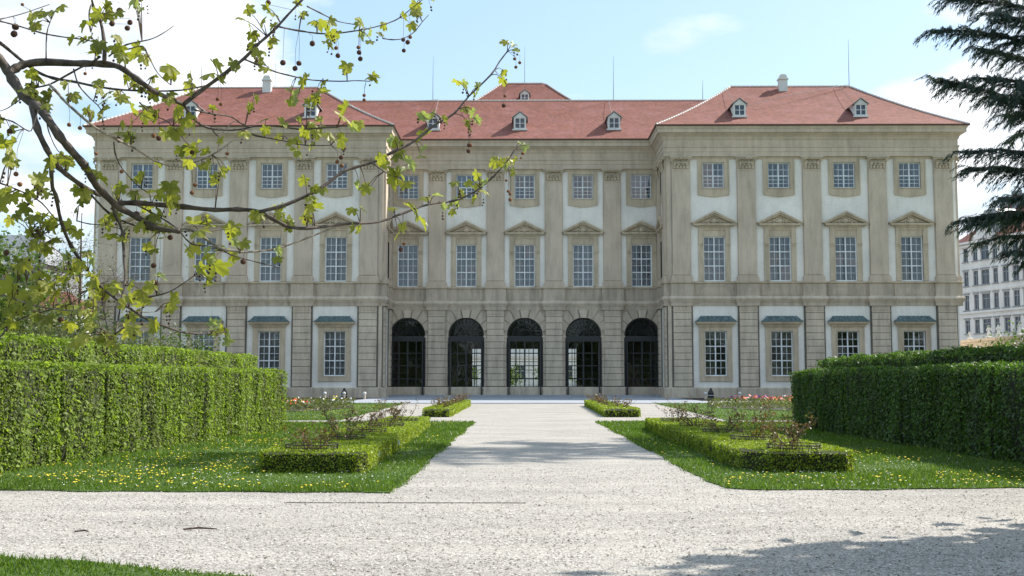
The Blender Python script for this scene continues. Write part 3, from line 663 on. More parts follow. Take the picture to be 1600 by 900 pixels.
# voussoirs
vi = 0; ANG = [(-11, 11), (13, 30), (32, 52), (54, 76)]
for c in WCEN:
    for a0, a1 in ANG:
        for s in ((1,) if a0 < 0 else (1, -1)):
            def P(a, r): return (c+s*math.sin(R(a))*r, SPR+math.cos(R(a))*r)
            def top(a):
                r = (8.28-SPR)/max(math.cos(R(a)), .05); lim = 1.0/max(abs(math.sin(R(a))), .01)*(2.0); return P(a, min(r, lim, ARC+1.3 if a0 > 30 else 9))
            m = 4; inn = [P(a0+(a1-a0)*k/m, ARC+.01) for k in range(m+1)]
            out = [top(a1), top(a0)] if a0 >= 0 else [(c+.42, 8.28), (c-.42, 8.28)]
            if a0 < 0: inn = [(c-.26+.13*k, SPR+math.sqrt((ARC-.03)**2-(-.26+.13*k)**2)) for k in range(5)]
            pts = inn+out
            q = MB(); pr = .22 if a0 < 0 else .13; q.prism([(x-c, z) for x, z in pts], D6-pr, D6+.02)
            part('keystone' if a0 < 0 else 'voussoir', q, M['stone'] if a0 < 0 else M['stone2'], loc=(c, 0, 0))
# rusticated stones
def stone_mesh(w, h, d):
    q = MB(); c = .035; w2, h2 = w/2, h/2
    F_ = [(-w2+c, -d, -h2+c), (w2-c, -d, -h2+c), (w2-c, -d, h2-c), (-w2+c, -d, h2-c)]; B_ = [(-w2, -d+c, -h2), (w2, -d+c, -h2), (w2, -d+c, h2), (-w2, -d+c, h2)]; K = [(-w2, 0, -h2), (w2, 0, -h2), (w2, 0, h2), (-w2, 0, h2)]
    q.quad(*F_)
    for i in range(4):
        j = (i+1) % 4; q.quad(F_[j], F_[i], B_[i], B_[j]); q.quad(B_[j], B_[i], K[i], K[j])
    return q.mesh('stone', M['stone'])
CH = .605; SM = stone_mesh(1.62, CH-.03, .26); SM2 = stone_mesh(2.12, CH-.03, .10); SM3 = stone_mesh(.42, CH-.03, .12); SM4 = stone_mesh(1.5, CH-.03, .25)
b = MB(); b.box(-.95, .95, -.10, 0, .95, 8.3); b.box(-.79, .79, -.2, -.1, .95, 8.3); CORE = b.mesh('pilaster_core', M['joint'])
for s in (-1, 1):
    for x in PWING: link('pilaster_core', CORE, PAL, (s*x, 0, 0))
    for x in PWING:
        for k in range(12): link('stone', SM, PAL, (s*x, 0, 1.0+CH*(k+.5)))
    for yy in (.9, 5.1):                       # returns on the inner side faces
        b = MB(); b.box(s*WI-s*.10, s*WI, yy-.8, yy+.8, .95, 8.3); part('pilaster_core', b, M['joint'])
        for k in range(12): link('stone', SM4, PAL, (s*WI, yy, 1.0+CH*(k+.5)), (0, 0, R(90) if s < 0 else R(-90)))
b = MB(); b.box(-.79, .79, -.18, 0, .2, 8.3); b.box(-1.05, 1.05, -.05, 0, .95, 5.6); COREC = b.mesh('pilaster_core', M['joint'])
for x in PCEN: link('pilaster_core', COREC, PAL, (x, D6, 0))
for x in PCEN:
    for k in range(12): link('stone', SM, PAL, (x, D6, 1.0+CH*(k+.5)))
    for k in range(8): link('stone', SM2, PAL, (x, D6, 1.0+CH*(k+.5)))
# impost mouldings
for i in range(0, len(edges), 2): b = MB(); b.box(edges[i]-(.05 if i else 0), edges[i+1]+(.05 if i < 10 else 0), D6-.16, D6+.3, SPR-.2, SPR-.02); part('impost', b, M['stone'])
# capitals of the ground floor pilasters
b = MB(); b.box(-.9, .9, -.32, 0, 8.24, 8.3); b.box(-.86, .86, -.29, 0, 7.86, 7.93)
for k in range(5): b.box(-.6+.3*k-.05, -.6+.3*k+.05, -.3, -.2, 7.97, 8.22)
LC = b.mesh('lower_capital', M['stone2'])
for x in PWING: link('lower_capital', LC, PAL, (x, 0, 0)); link('lower_capital', LC, PAL, (-x, 0, 0))
for x in PCEN: link('lower_capital', LC, PAL, (x, D6, 0))

# giant order: pilaster > capital
def pil_mesh():
    q = MB(); w = .81; q.box(-w, w, -.25, 0, 11.1, 20.8); q.box(-w-.05, w+.05, -.09, 0, 10.55, 21.9)
    q.box(-w-.17, w+.17, -.38, 0, 10.54, 10.78); q.box(-w-.13, w+.13, -.35, 0, 10.78, 10.83); q.box(-w-.10, w+.10, -.33, 0, 10.86, 10.98); q.box(-w-.04, w+.04, -.28, 0, 10.98, 11.06)
    for z0, z1, o in ((10.80, 10.90, .15), (10.98, 11.04, .08)): q.box(-w-o, w+o, -.25-o*.8, -.01, z0, z1)
    q.box(-w-.03, w+.03, -.28, 0, 20.62, 20.70); return q.mesh('pilaster', M['beige'])
def cap_mesh():
    q = MB(); z0 = 20.78; w = .78
    q.prism([(-w, z0), (w, z0), (w+.10, 21.78), (-w-.10, 21.78)], -.20, -.05)
    q.box(-w-.24, w+.24, -.46, 0, 21.80, 21.94); q.box(-w-.16, w+.16, -.40, 0, 21.72, 21.80)
    for s in (-1, 1):                          # corner volutes
        cx, cz = s*(w+.04), 21.56
        q.tube([(cx+math.cos(a)*(.19-.022*a), -.42, cz+math.sin(a)*(.19-.022*a)) for a in [k*.6 for k in range(13)]], .045, 5)
        q.ball((cx, -.44, cz), .06, 6, 4)
        q.tube([(s*.12, -.40, 21.62), (s*.3, -.42, 21.70), (s*.55, -.43, 21.68), (cx, -.43, 21.74)], .035, 5)
    q.ball((0, -.44, 21.72), .12, 7, 5); 
    for row, (zz, hh, n, yy) in enumerate(((20.80, .38, 5, -.30), (21.08, .42, 4, -.36))):
        for k in range(n):
            x = (k-(n-1)/2)*(1.46/n); q.ball((x, yy, zz+hh*.45), .14, 6, 5, (.95, .5, hh/.28)); q.ball((x, yy-.09, zz+hh*.85), .075, 6, 4, (1.2, .8, .7))
    q.tube([(-.62, -.36, 21.42), (-.3, -.44, 21.28), (0, -.46, 21.34), (.3, -.44, 21.28), (.62, -.36, 21.42)], .05, 5)
    return q.mesh('capital', M['trim'])
PM, CM = pil_mesh(), cap_mesh()
for s in (-1, 1):
    b = MB(); b.box(s*(WI-.01), s*13.27, -.12, .02, 10.55, 21.95); part('corner_strip', b, M['beige'])
    b = MB(); b.box(s*(WI-.01), s*13.25, -.12, .02, .95, 8.3); part('corner_strip', b, M['stone'])
def pilaster(x, y, rz=0): p = link('pilaster', PM, PAL, (x, y, 0), (0, 0, rz)); link('capital', CM, p)
for s in (-1, 1):
    for x in PWING: pilaster(s*x, 0)
    for yy in (.98, 5.0): pilaster(s*WI, yy, R(90) if s < 0 else R(-90))
    for yy in (.98, 6.8, 12.7): pilaster(s*WX, yy, R(-90) if s < 0 else R(90))
for x in PCEN: pilaster(x, D6)

# windows: window > pane, curtain
rw0 = .55
def window_proto(h, rows, mode):
    w = HW; q = MB(); fy0, fy1 = .14, .22; fr = .085
    q.box(-w, -w+fr, fy0, fy1, 0, h); q.box(w-fr, w, fy0, fy1, 0, h); q.box(-w+fr, w-fr, fy0, fy1, 0, fr); q.box(-w+fr, w-fr, fy0, fy1, h-fr, h)
    q.box(-.055, .055, fy0-.02, fy1, fr, h-fr); zs = [fr+(h-2*fr)*k/len(rows) for k in range(len(rows)+1)]
    if mode in ('top', 'toph'): zs = [fr, h*.5-.05, h-fr]
    for z in zs[1:-1]: q.box(-w+fr, w-fr, fy0-.012, fy1-.01, z-.05, z+.05)
    for j, nsub in enumerate(rows):
        for s in (-1, 1):
            q.box(s*.5*(w-.03)-.019, s*.5*(w-.03)+.019, fy0+.02, fy1-.02, zs[j]+.05, zs[j+1]-.05)
            for k in range(1, nsub):
                z = zs[j]+(zs[j+1]-zs[j])*k/nsub; q.box(s*.06, s*(w-fr), fy0+.024, fy1-.024, z-.019, z+.019)
    if mode in ('top', 'toph'):                # the inner casement of the double window
        for x in (-w+.1, -.06, w-.2): q.box(x, x+.1, .50, .55, 0, h)
        for z in zs: q.box(-w+.05, w-.05, .502, .548, z-.04, z+.05)
        for x in (-.5*w, .5*w): q.box(x-.02, x+.02, .504, .545, 0, h)
    me = q.mesh('window', M['frame']); panes = []
    for j in range(len(rows)):
        for s in (-1, 1):
            q = MB(); x0, x1 = sorted((s*.05, s*(w-fr+.01))); x0 += .0; ch = (zs[j+1]-zs[j]); q.quad((x0, 0, 0), (x1, 0, 0), (x1, 0, ch), (x0, 0, ch)); panes.append((q.mesh('pane', M['glassblue' if mode in ('top', 'toph') else 'glass']), (0, .185, zs[j])))
    q = MB()
    if mode in ('curtain', 'half', 'open'):
        n = 40
        for s in (-1, 1):
            for k in range(n):
                g0 = {'curtain': .02, 'half': .16, 'open': .42}[mode]; xa, xb = s*(g0+(w-g0)*k/n), s*(g0+(w-g0)*(k+1)/n); ya, yb = .42+.035*math.sin(k*1.15+s), .42+.035*math.sin((k+1)*1.15+s)
                if s < 0: xa, xb, ya, yb = xb, xa, yb, ya
                q.quad((xa, ya, .02), (xb, yb, .02), (xb, yb, h-.02), (xa, ya, h-.02))
        cm = q.mesh('curtain', M['curtain'])
    elif mode == 'toph': q.quad((-w, .34, h*rw0), (w, .34, h*rw0), (w, .36, h), (-w, .36, h)); cm = q.mesh('blind', M['curtain'])
    else: cm = None
    return me, panes, cm
def place_window(proto, x, y, z):
    me, panes, cm = proto; o = link('window', me, PAL, (x, y, z))
    for pm, l in panes:
        p = link('pane', pm, o, l); p.rotation_euler = (R(random.uniform(-.9, .9)), 0, R(random.uniform(-1.2, 1.2)))
    if cm: link(cm.name.split('.')[0], cm, o)
WT = window_proto(ZT[1]-ZT[0], [3, 2], 'top'); WMID = window_proto(ZM[1]-ZM[0], [2, 2, 2], 'curtain')
WGD = window_proto(ZG[1]-ZG[0], [2, 2, 2], 'dark'); WGC = window_proto(ZG[1]-ZG[0], [2, 2, 2], 'curtain'); WGH = window_proto(ZG[1]-ZG[0], [2, 2, 2], 'open')
WMH = window_proto(ZM[1]-ZM[0], [2, 2, 2], 'half'); WTC = window_proto(ZT[1]-ZT[0], [3, 2], 'toph')
rw = random.Random(12)
# surrounds
def surround_top():
    q = MB(); w, o = HW, 1.40
    q.box(-o, -w, -.09, 0, 18.62, 21.72); q.box(w, o, -.09, 0, 18.62, 21.72); q.box(-w, w, -.09, 0, 21.42, 21.72)
    n = 16; pts = [(-o, 18.98), (-o, 18.42)]+[(-o+2*o*k/n, 18.42+.06*math.cos(2*math.pi*k/n*1.0)*(1)-.06+(.10*math.sin(math.pi*k/n)*-1)*(.6)) for k in range(1, n)]+[(o, 18.42), (o, 18.98)]
    q.prism(pts, -.12, 0); q.box(-o-.04, -o+.06, -.15, 0, 18.5, 21.72); q.box(o-.06, o+.04, -.15, 0, 18.5, 21.72); q.box(-w-.04, w+.04, -.17, -.05, 18.99, 19.06)
    q.box(-w-.07, -w, -.13, .12, 19.06, 21.42); q.box(w, w+.07, -.13, .12, 19.06, 21.42); q.box(-w-.07, w+.07, -.13, .12, 21.425, 21.49)
    return q.mesh('window_surround', M['trim'])
def surround_mid():
    q = MB(); w = HW; o = 1.45
    q.box(-o, -w-.003, -.12, 0, 10.55, 15.5); q.box(w+.003, o, -.12, 0, 10.55, 15.5); q.box(-w, w, -.05, .01, 14.615, 15.2); q.box(-w, w, -.12, 0, 15.2, 15.5)
    for s in (-1, 1):
        x0, x1 = sorted((s*(w+.02), s*(o+.02))); q.box(x0, x1, -.20, 0, 13.9, 14.0); q.box(x0+.02, x1-.02, -.18, 0, 13.72, 13.80); q.box(s*(o-.42), s*(o-.02), -.17, 0, 14.0, 15.4)
        q.box(s*(w+.003), s*(w+.07), -.15, .12, 10.56, 14.61)
    q.box(-o-.03, o+.03, -.2, 0, 15.4, 15.55)
    q.box(-1.92, 1.92, -.42, 0, 15.62, 15.76); q.box(-1.8, 1.8, -.34, 0, 15.55, 15.62)
    for s in (-1, 1): q.prism([(s*2.0, 15.76), (s*0, 16.72), (0, 16.92), (s*2.08, 15.86)][::s], -.46, 0); q.prism([(s*1.75, 15.76), (0, 16.56), (0, 16.70), (s*2.0, 15.77)][::s], -.36, 0)
    q.prism([(-1.7, 15.74), (1.7, 15.74), (0, 16.6)], -.08, 0)
    q.ball((0, -.1, 16.02), .3, 8, 6, (1.0, .55, .85)); 
    for s in (-1, 1):
        q.tube([(s*.25, -.14, 15.95), (s*.5, -.16, 16.12), (s*.75, -.15, 15.98), (s*1.0, -.14, 15.9), (s*1.2, -.12, 15.86)], [.1, .1, .09, .06, .03], 5); q.ball((s*.55, -.14, 15.9), .12, 6, 4); q.ball((s*.3, -.16, 16.2), .1, 6, 4)
    return q.mesh('window_pediment', M['trim'])
def surround_ground():
    q = MB(); w = HW; o = 1.45
    q.box(-o, -w-.003, -.12, 0, 1.5, 6.35); q.box(w+.003, o, -.12, 0, 1.5, 6.35); q.box(-w, w, -.12, 0, 6.025, 6.35); q.box(-w, w, -.12, 0, 1.5, 1.975)
    for s in (-1, 1): q.box(s*(w+.003), s*(w+.08), -.16, .12, 1.98, 6.02); q.box(s*(o-.08), s*(o+.02), -.15, 0, 1.46, 6.4)
    q.box(-w-.08, w+.08, -.16, .12, 1.90, 1.975); q.box(-w-.08, w+.08, -.16, .12, 6.025, 6.1)
    q.box(-o-.02, o+.02, -.16, 0, 6.35, 6.42); q.box(-1.55, 1.55, -.26, 0, 6.42, 6.6); q.box(-1.72, 1.72, -.44, 0, 6.6, 6.7); q.box(-1.8, 1.8, -.56, 0, 6.7, 6.86)
    return q.mesh('window_surround', M['trim'])
def hood():
    q = MB(); a = [(-1.86, -.62, 6.87), (1.86, -.62, 6.87), (1.86, 0, 6.87), (-1.86, 0, 6.87)]; t = [(-1.32, -.12, 7.38), (1.32, -.12, 7.38), (1.32, 0, 7.38), (-1.32, 0, 7.38)]
    m_ = [(-1.55, -.34, 7.10), (1.55, -.34, 7.10), (1.55, 0, 7.10), (-1.55, 0, 7.10)]
    q.quad(*a[::-1])
    for A, B in ((a, m_), (m_, t)):
        for i in range(4): j = (i+1) % 4; q.quad(A[i], A[j], B[j], B[i])
    q.quad(*t)
    for k in range(9):
        x = -1.5+.375*k; q.tube([(x*1.2, -.62, 6.89), (x*1.03, -.35, 7.12), (x*.88, -.12, 7.40)], .022, 4)
    q.box(-1.88, 1.88, -.64, -.6, 6.84, 6.9); return q.mesh('copper_hood', M['copper'])
ST, SMD, SG, HD = surround_top(), surround_mid(), surround_ground(), hood()
for s in (-1, 1):
    for x in WWING:
        place_window(WT if rw.random() < .6 else WTC, s*x, 0, ZT[0]); link('window_surround', ST, PAL, (s*x, 0, 0))
        place_window(WMID if rw.random() < .6 else WMH, s*x, 0, ZM[0]); link('window_pediment', SMD, PAL, (s*x, 0, 0))
        place_window((WGC if rw.random() < .7 else WGH) if s < 0 else WGD, s*x, 0, ZG[0]); link('window_surround', SG, PAL, (s*x, 0, 0)); link('copper_hood', HD, PAL, (s*x, 0, 0))
    for z, me in ((0, ST), (0, SMD)): link('window_surround', me, PAL, (s*WI, 3.0, 0), (0, 0, R(90) if s < 0 else R(-90)))
for x in WCEN:
    place_window(WT if rw.random() < .6 else WTC, x, D6, ZT[0]); link('window_surround', ST, PAL, (x, D6, 0)); place_window(WMID if rw.random() < .6 else WMH, x, D6, ZM[0]); link('window_pediment', SMD, PAL, (x, D6, 0))

# arched doors: arched_door > pane
def door_proto():
    q = MB(); y0, y1 = .30, .42; h = 5.28; w = ARC-.02
    q.box(-w, w, y0-.1, y1+.1, 5.3, 5.82)
    for k in range(13): x = -w+.12+(2*w-.24)*k/12; q.box(x-.05, x+.05, y0-.14, y0-.1, 5.38, 5.74)
    q.box(-w, -w+.16, y0-.06, y1+.06, 0.1, 5.3); q.box(w-.16, w, y0-.06, y1+.06, .1, 5.3); q.box(-w, w, y0, y1, .1, .5)
    for s in (-1, 1): q.box(s*(w-.16), s*(w-.26), -.42, y0, .12, 5.28); [q.box(s*(w-.265), s*(w-.29), -.42, y0, z, z+.1) for z in (1.2, 2.6, 4.0)]
    xs = [-w+.16, -.82, 0, .82, w-.16]; zs = [.5, 1.72, 2.98, 4.18, 5.3]
    for x in xs[1:-1]: q.box(x-(.075 if x == 0 else .04), x+(.075 if x == 0 else .04), y0+.01, y1-.01, .5, 5.3)
    for z in zs[1:-1]: q.box(-w+.16, w-.16, y0+.02, y1-.02, z-.045, z+.045)
    for z in (2.3, 3.6): q.box(-w+.16, w-.16, y0+.04, y1-.04, z-.015, z+.015)
    for k in range(24): x = -w+.2+(2*w-.4)*k/23; q.box(x-.012, x+.012, y0+.05, y0+.07, .5, 1.2)
    # fanlight
    for r, t in ((w-.06, .07), (1.15, .035), (.62, .035)): q.tube([(-r*math.cos(math.pi*i/20), y0+.05, 5.84+r*math.sin(math.pi*i/20)) for i in range(21)], t, 5)
    for k in range(1, 12): a = math.pi*k/12; q.tube([(.2*math.cos(a), y0+.05, 5.84+.2*math.sin(a)), ((w-.06)*math.cos(a), y0+.05, 5.84+(w-.06)*math.sin(a))], .026, 4)
    for k in range(12):
        a = math.pi*(k+.5)/12
        for r, rr in ((1.4, .14), (.88, .11)):
            c = (r*math.cos(a), y0+.05, 5.84+r*math.sin(a)); q.tube([(c[0]+rr*math.cos(t*1.05), c[1], c[2]+rr*math.sin(t*1.05)) for t in range(7)], .022, 4)
    me = q.mesh('arched_door', M['iron']); pn = []
    for i in range(4):
        for j in range(4): q = MB(); q.quad((xs[i], 0, 0), (xs[i+1], 0, 0), (xs[i+1], 0, zs[j+1]-zs[j]), (xs[i], 0, zs[j+1]-zs[j])); pn.append((q.mesh('pane', M['glassdark']), (0, .36, zs[j])))
    q = MB(); q.poly([(0-(w-.03)*math.cos(math.pi*i/16), .38, 5.84+(w-.03)*math.sin(math.pi*i/16)) for i in range(17)]); pn.append((q.mesh('fanlight_glass', M['glassdark']), (0, 0, 0)))
    return me, pn
dm, dp = door_proto()
for x in WCEN:
    o = link('arched_door', dm, PAL, (x, D6, 0))
    for pm, l in dp: p = link(pm.name.split('.')[0], pm, o, l); p.rotation_euler = (R(random.uniform(-.3, .3)), 0, R(random.uniform(-.3, .3)))
# entrance hall seen through the doors
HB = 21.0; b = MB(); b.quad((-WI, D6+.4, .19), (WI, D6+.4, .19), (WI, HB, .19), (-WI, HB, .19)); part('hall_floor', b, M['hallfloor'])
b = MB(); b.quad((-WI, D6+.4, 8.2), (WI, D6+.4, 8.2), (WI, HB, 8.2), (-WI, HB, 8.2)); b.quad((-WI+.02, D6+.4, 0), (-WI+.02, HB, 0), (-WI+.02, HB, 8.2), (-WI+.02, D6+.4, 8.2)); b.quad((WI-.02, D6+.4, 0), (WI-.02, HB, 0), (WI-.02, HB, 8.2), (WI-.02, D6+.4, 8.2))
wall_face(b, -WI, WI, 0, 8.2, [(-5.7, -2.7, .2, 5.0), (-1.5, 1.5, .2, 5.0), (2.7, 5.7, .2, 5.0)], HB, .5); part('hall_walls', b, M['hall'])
b = MB()
for c in (-4.2, 0, 4.2):
    for k in range(7): x = c-1.5+.5*k; b.box(x-.035, x+.035, HB+.1, HB+.16, .2, 5.0)
    for z in (.25, .9, 1.8, 2.7, 3.6, 4.5): b.box(c-1.5, c+1.5, HB+.11, HB+.15, z-.035, z+.035)
part('garden_grille', b, M['iron'])
b = MB(); b.quad((-WI, 22, 8.2), (WI, 22, 8.2), (WI, 22, 24.7), (-WI, 22, 24.7)); part('back_wall', b, M['beige'])

# roofs
def rect_loft(b, r0, r1, z0, z1, levels=6, sag=.16):
    rings = []
    for i in range(levels+1):
        s = i/levels; z = z0+(z1-z0)*((1-sag)*s+sag*s*s); q = [r0[k]+(r1[k]-r0[k])*s for k in range(4)]
        rings.append([(q[0], q[2], z), (q[1], q[2], z), (q[1], q[3], z), (q[0], q[3], z)])
    for i in range(levels):
        for k in range(4): j = (k+1) % 4; b.quad(rings[i][k], rings[i][j], rings[i+1][j], rings[i+1][k])
    return rings
def roof(name, r0, r1, z0, z1):
    b = MB(); rings = rect_loft(b, r0, r1, z0, z1); n = len(b.v)
    b.box(r0[0], r0[1], r0[2], r0[2]+.03, z0-.06, z0-.005); o = part(name, b, M['roof'])
    caps = MB()
    for k in range(4):
        pts = [Vector(rg[k]) for rg in rings]; cap_line(caps, pts)
    a, c = Vector(rings[-1][0]), Vector(rings[-1][1]); cap_line(caps, [a, c])
    q = caps.obj('ridge_tiles', M['mortar'], o); q['kind'] = 'stuff'; return o
def cap_line(b, pts, step=.42):
    tot = sum((pts[i+1]-pts[i]).length for i in range(len(pts)-1)); n = int(tot/step)
    def P(d):
        for i in range(len(pts)-1):
            L = (pts[i+1]-pts[i]).length
            if d <= L or i == len(pts)-2: return pts[i].lerp(pts[i+1], min(d/L, 1))
            d -= L
    for k in range(n): b.tube([P(k*step)+Vector((0, 0, .02)), P((k+1)*step)+Vector((0, 0, .02))], [.125, .085], 6)
EO = 1.04
b = MB(); sweep(b, FP, [(1.0, 24.60), (1.10, 24.62), (1.12, 24.74), (1.0, 24.74)]); part('gutter', b, M['gutter'])
for s in (-1, 1):
    x0, x1 = sorted((s*(WI-EO), s*(WX+EO))); a, c = sorted((s*20.6, s*32.4))
    roof('wing_roof', (x0, x1, -EO, 18.9), (a, c, 8.75, 8.8), 24.72, 30.8)
b = MB(); lv = 6; prev = None
for i in range(lv+1):
    t = i/lv; z = 24.72+(30.8-24.72)*(.9*t+.1*t*t); row = [(-21+0*t, D6-EO+(14.25-D6+EO)*t, z), (21, D6-EO+(14.25-D6+EO)*t, z)]
    if prev: b.quad(prev[0], prev[1], row[1], row[0])
    prev = row
b.quad((-21, 14.25, 30.8), (21, 14.25, 30.8), (21, 22.8, 24.7), (-21, 22.8, 24.7)); cr = part('centre_roof', b, M['roof'])
cc = MB(); cap_line(cc, [Vector((-20.4, 14.25, 30.8)), Vector((20.4, 14.25, 30.8))]); cc.obj('ridge_tiles', M['mortar'], cr)['kind'] = 'stuff'
roof('pavilion_roof', (-9.6, 9.6, 25.6, 42.5), (-2.65, 2.6, 33.75, 33.8), 31.6, 37.9)
b = MB(); b.box(-9.2, 9.2, 26.1, 42, 8.2, 31.7); part('pavilion_wall', b, M['beige'])

def dormer(x, y, z, sc_=1.0):
    q = MB(); w, h = .58*sc_, 1.12*sc_; d = 2.7*sc_; c = .05
    q.box(-w, -w+.16*sc_, 0, .1, 0, h); q.box(w-.16*sc_, w, 0, .1, 0, h); q.box(-w+.16*sc_, w-.16*sc_, 0, .1, 0, .14*sc_); q.box(-w+.16*sc_, w-.16*sc_, 0, .1, h-.08, h)
    for s in (-1, 1): q.quad((s*w, .1, 0), (s*w, d*.55, h*.95), (s*w, d, h), (s*w, .1, h))
    q.prism([(-w-.02, h), (w+.02, h), (0, h+.5*sc_)], -.02, .1); q.box(-w-.14, w+.14, -.10, 0.02, -.12, 0.02)
    o = q.obj('dormer', M['chimney'], PAL, (x, y, z))
    q = MB()
    for s in (-1, 1): q.prism([(0, h+.54*sc_), (s*(w+.18), h-.03), (s*(w+.18), h+.04), (0, h+.61*sc_)][::-s], -.14, d)
    q.obj('dormer_roof', M['zinc'], o)
    q = MB(); q.quad((-w+.1, .07, .1), (w-.1, .07, .1), (w-.1, .07, h-.06), (-w+.1, .07, h-.06)); q.obj('pane', M['darkglass'], o)
    q = MB(); q.box(-.04, .04, .0, .06, .14*sc_, h-.08)
    q.box(-w+.16*sc_, w-.16*sc_, .01, .05, h*.52-.025, h*.52+.025); q.obj('glazing_bars', M['frame'], o)
def darkglass():
    m, nt, b = newmat('dormer_glass'); b.inputs['Base Color'].default_value = (.05, .07, .10, 1); b.inputs['Roughness'].default_value = .08; return m
M['darkglass'] = darkglass()
for s in (-1, 1):
    for x in (19.9, 31.1): dormer(s*x, .95, 25.95)
for x in (-9.0, -.45, 8.8): dormer(x, 7.1, 26.15, 1.05)
dormer(0.1, 29.5, 34.5, .9)
for s in (-1, 1):
    b = MB(); b.box(-.42, .42, -.3, .3, -1.4, .62); b.prism([(-.40, .62), (.40, .62), (.40, .74), (.24, 1.02), (-.24, 1.02), (-.40, .74)], -.34, .34); b.box(-.5, .5, -.4, .4, .5, .62)
    b.obj('chimney', M['chimney'], PAL, (s*25.6, 8.0, 30.75))
for x, y, z0, z1 in ((32.4, 8.75, 30.8, 35.6), (-32.4, 8.75, 30.8, 35.4), (-9.6, 14.25, 30.8, 35.6), (9.35, 14.25, 30.8, 35.6), (0.1, 33.8, 37.9, 42.6), (18.7, 14.25, 30.8, 33.0), (-25.0, 8.75, 30.8, 33.4)):
    b = MB(); b.tube([(0, 0, -.1), (0, 0, (z1-z0)*.5), (.03, 0, z1-z0)], [.04, .028, .012], 5); b.obj('lightning_rod', M['rod'], PAL, (x, y, z0))
for pts in ([(32.4, 8.6, 30.85), (26, 5.2, 29.0), (20.4, 2.6, 27.1)], [(31.1, 8.6, 30.8), (31.1, 3.5, 27.75)], [(19.9, 8.3, 30.5), (19.9, 3.4, 27.7)], [(-9.0, 14.1, 30.8), (-15.5, 12.5, 29.9)], [(-20.0, 8.3, 30.5), (-19.9, 3.4, 27.7)], [(8.8, 14.1, 30.8), (8.8, 9.6, 28.05)], [(-9.0, 14.1, 30.8), (-9.0, 9.6, 28.05)]):
    b = MB(); b.tube([Vector(p)+Vector((0, -.05, .12)) for p in pts], .018, 4); b.obj('lightning_cable', M['rod'], PAL)
for s in (-1, 1):
    t = empty('floodlight', (s*16.55+.3+(.0 if s > 0 else .4), 100.35, 0), f'small black dome floodlight with pale rim at the foot of the {"right" if s>0 else "left"} wing', 'floodlight', 'floodlights at the foot of the palace')
    b = MB(); b.lathe([(.28, 0), (.28, .18), (.2, .22), (0, .22)], seg=10); b.obj('base', M['iron'], t)
    b = MB(); b.lathe([(.26, .28), (.27, .45), (.2, .62), (.12, .72), (.1, .84), (.05, .9), (0, .9)], seg=10); b.obj('dome', M['iron'], t)
    b = MB(); b.lathe([(.25, .22), (.29, .25), (.25, .29)], seg=10); b.obj('rim', M['lampglass'], t)

# ------------------------------------------------------------------ trees and bushes
def grow_tree(name, loc, height, crown_r, crown_c, nleaf, leaf, mat, bark, label, cat, group=None, seed=0, trunk_r=.25, limbs=9, twigs=5, clump=.55, flat=1.0):
    rs = random.Random(seed); t = empty(name, loc, label, cat, group); c0 = Vector((0, 0, crown_c)); tips = []
    b = MB(); b.tube([(0, 0, -.1), (.05, 0, height*.25), (.02, .06, height*.5), (0, 0, height*.86)], [trunk_r*1.25, trunk_r, trunk_r*.65, trunk_r*.15], 9); b.obj('trunk', bark, t)
    b = MB(); tw = MB()
    for i in range(limbs):
        a = i*2.4+rs.uniform(-.3, .3); z0 = height*rs.uniform(.22, .62); p = Vector((0, 0, z0)); d = Vector((math.cos(a), math.sin(a), rs.uniform(.25, .9))).normalized()
        L = crown_r*rs.uniform(.8, 1.05); pts = [p]; 
        for k in range(4): d = (d+Vector((rs.uniform(-.2, .2), rs.uniform(-.2, .2), rs.uniform(-.12, .16)))).normalized(); p = p+d*L/4; pts.append(p)
        r = trunk_r*.4; b.tube(pts, [r, r*.75, r*.5, r*.3, r*.12], 6)
        for k in range(twigs*3):
            q0 = pts[rs.randint(1, 4)]; e = Vector((rs.gauss(0, 1), rs.gauss(0, 1), rs.gauss(.35, .8))).normalized(); q1 = q0+e*crown_r*rs.uniform(.25, .5); q2 = q1+(e+Vector((rs.gauss(0, .4), rs.gauss(0, .4), .1)))*crown_r*.18
            tw.tube([q0, q1, q2], [r*.16, r*.1, r*.05], 4); tips += [q1, q2, q1.lerp(q2, .5), q0.lerp(q1, .6)]
    b.obj('limb', bark, t)['kind'] = 'stuff'; tw.obj('twigs', bark, t)['kind'] = 'stuff'
    if nleaf:
        T = np.array([tuple(x) for x in tips]); k = RNG.integers(0, len(T), nleaf); P = T[k]+RNG.normal(0, clump, (nleaf, 3))*np.array([1, 1, .7*flat])
        P[:, 2] = np.maximum(P[:, 2], .15)
        V, Fc = cards(P, np.tile([0, 0, .6], (nleaf, 1)), leaf, .62, 1.0); link('crown', np_mesh('crown', V, Fc, mat), t)['kind'] = 'stuff'
    return t
grow_tree('leafy_tree', (-26.5, 54, 0), 10.5, 3.6, 7, 9000, .22, M['tree'], M['twig'], 'bright green leafy tree at the far left edge beyond the hedges', 'tree', seed=3)
grow_tree('leafy_tree', (-31.5, 62, 0), 8, 3.4, 6, 7000, .24, M['tree'], M['twig'], 'lower green tree behind the far left hedge corner', 'tree', seed=5)
grow_tree('bare_tree', (-31.0, 78, 0), 15.5, 4.4, 9, 900, .16, M['shrub'], M['twig'], 'thin leafless tree left of the palace with fine twigs', 'tree', seed=9, trunk_r=.16, limbs=16, twigs=9, clump=.5)
grow_tree('bare_tree', (-36.5, 84, 0), 16.5, 4.6, 9, 1100, .16, M['shrub'], M['twig'], 'second twiggy tree further left of the palace', 'tree', seed=13, trunk_r=.16, limbs=16, twigs=9, clump=.5)
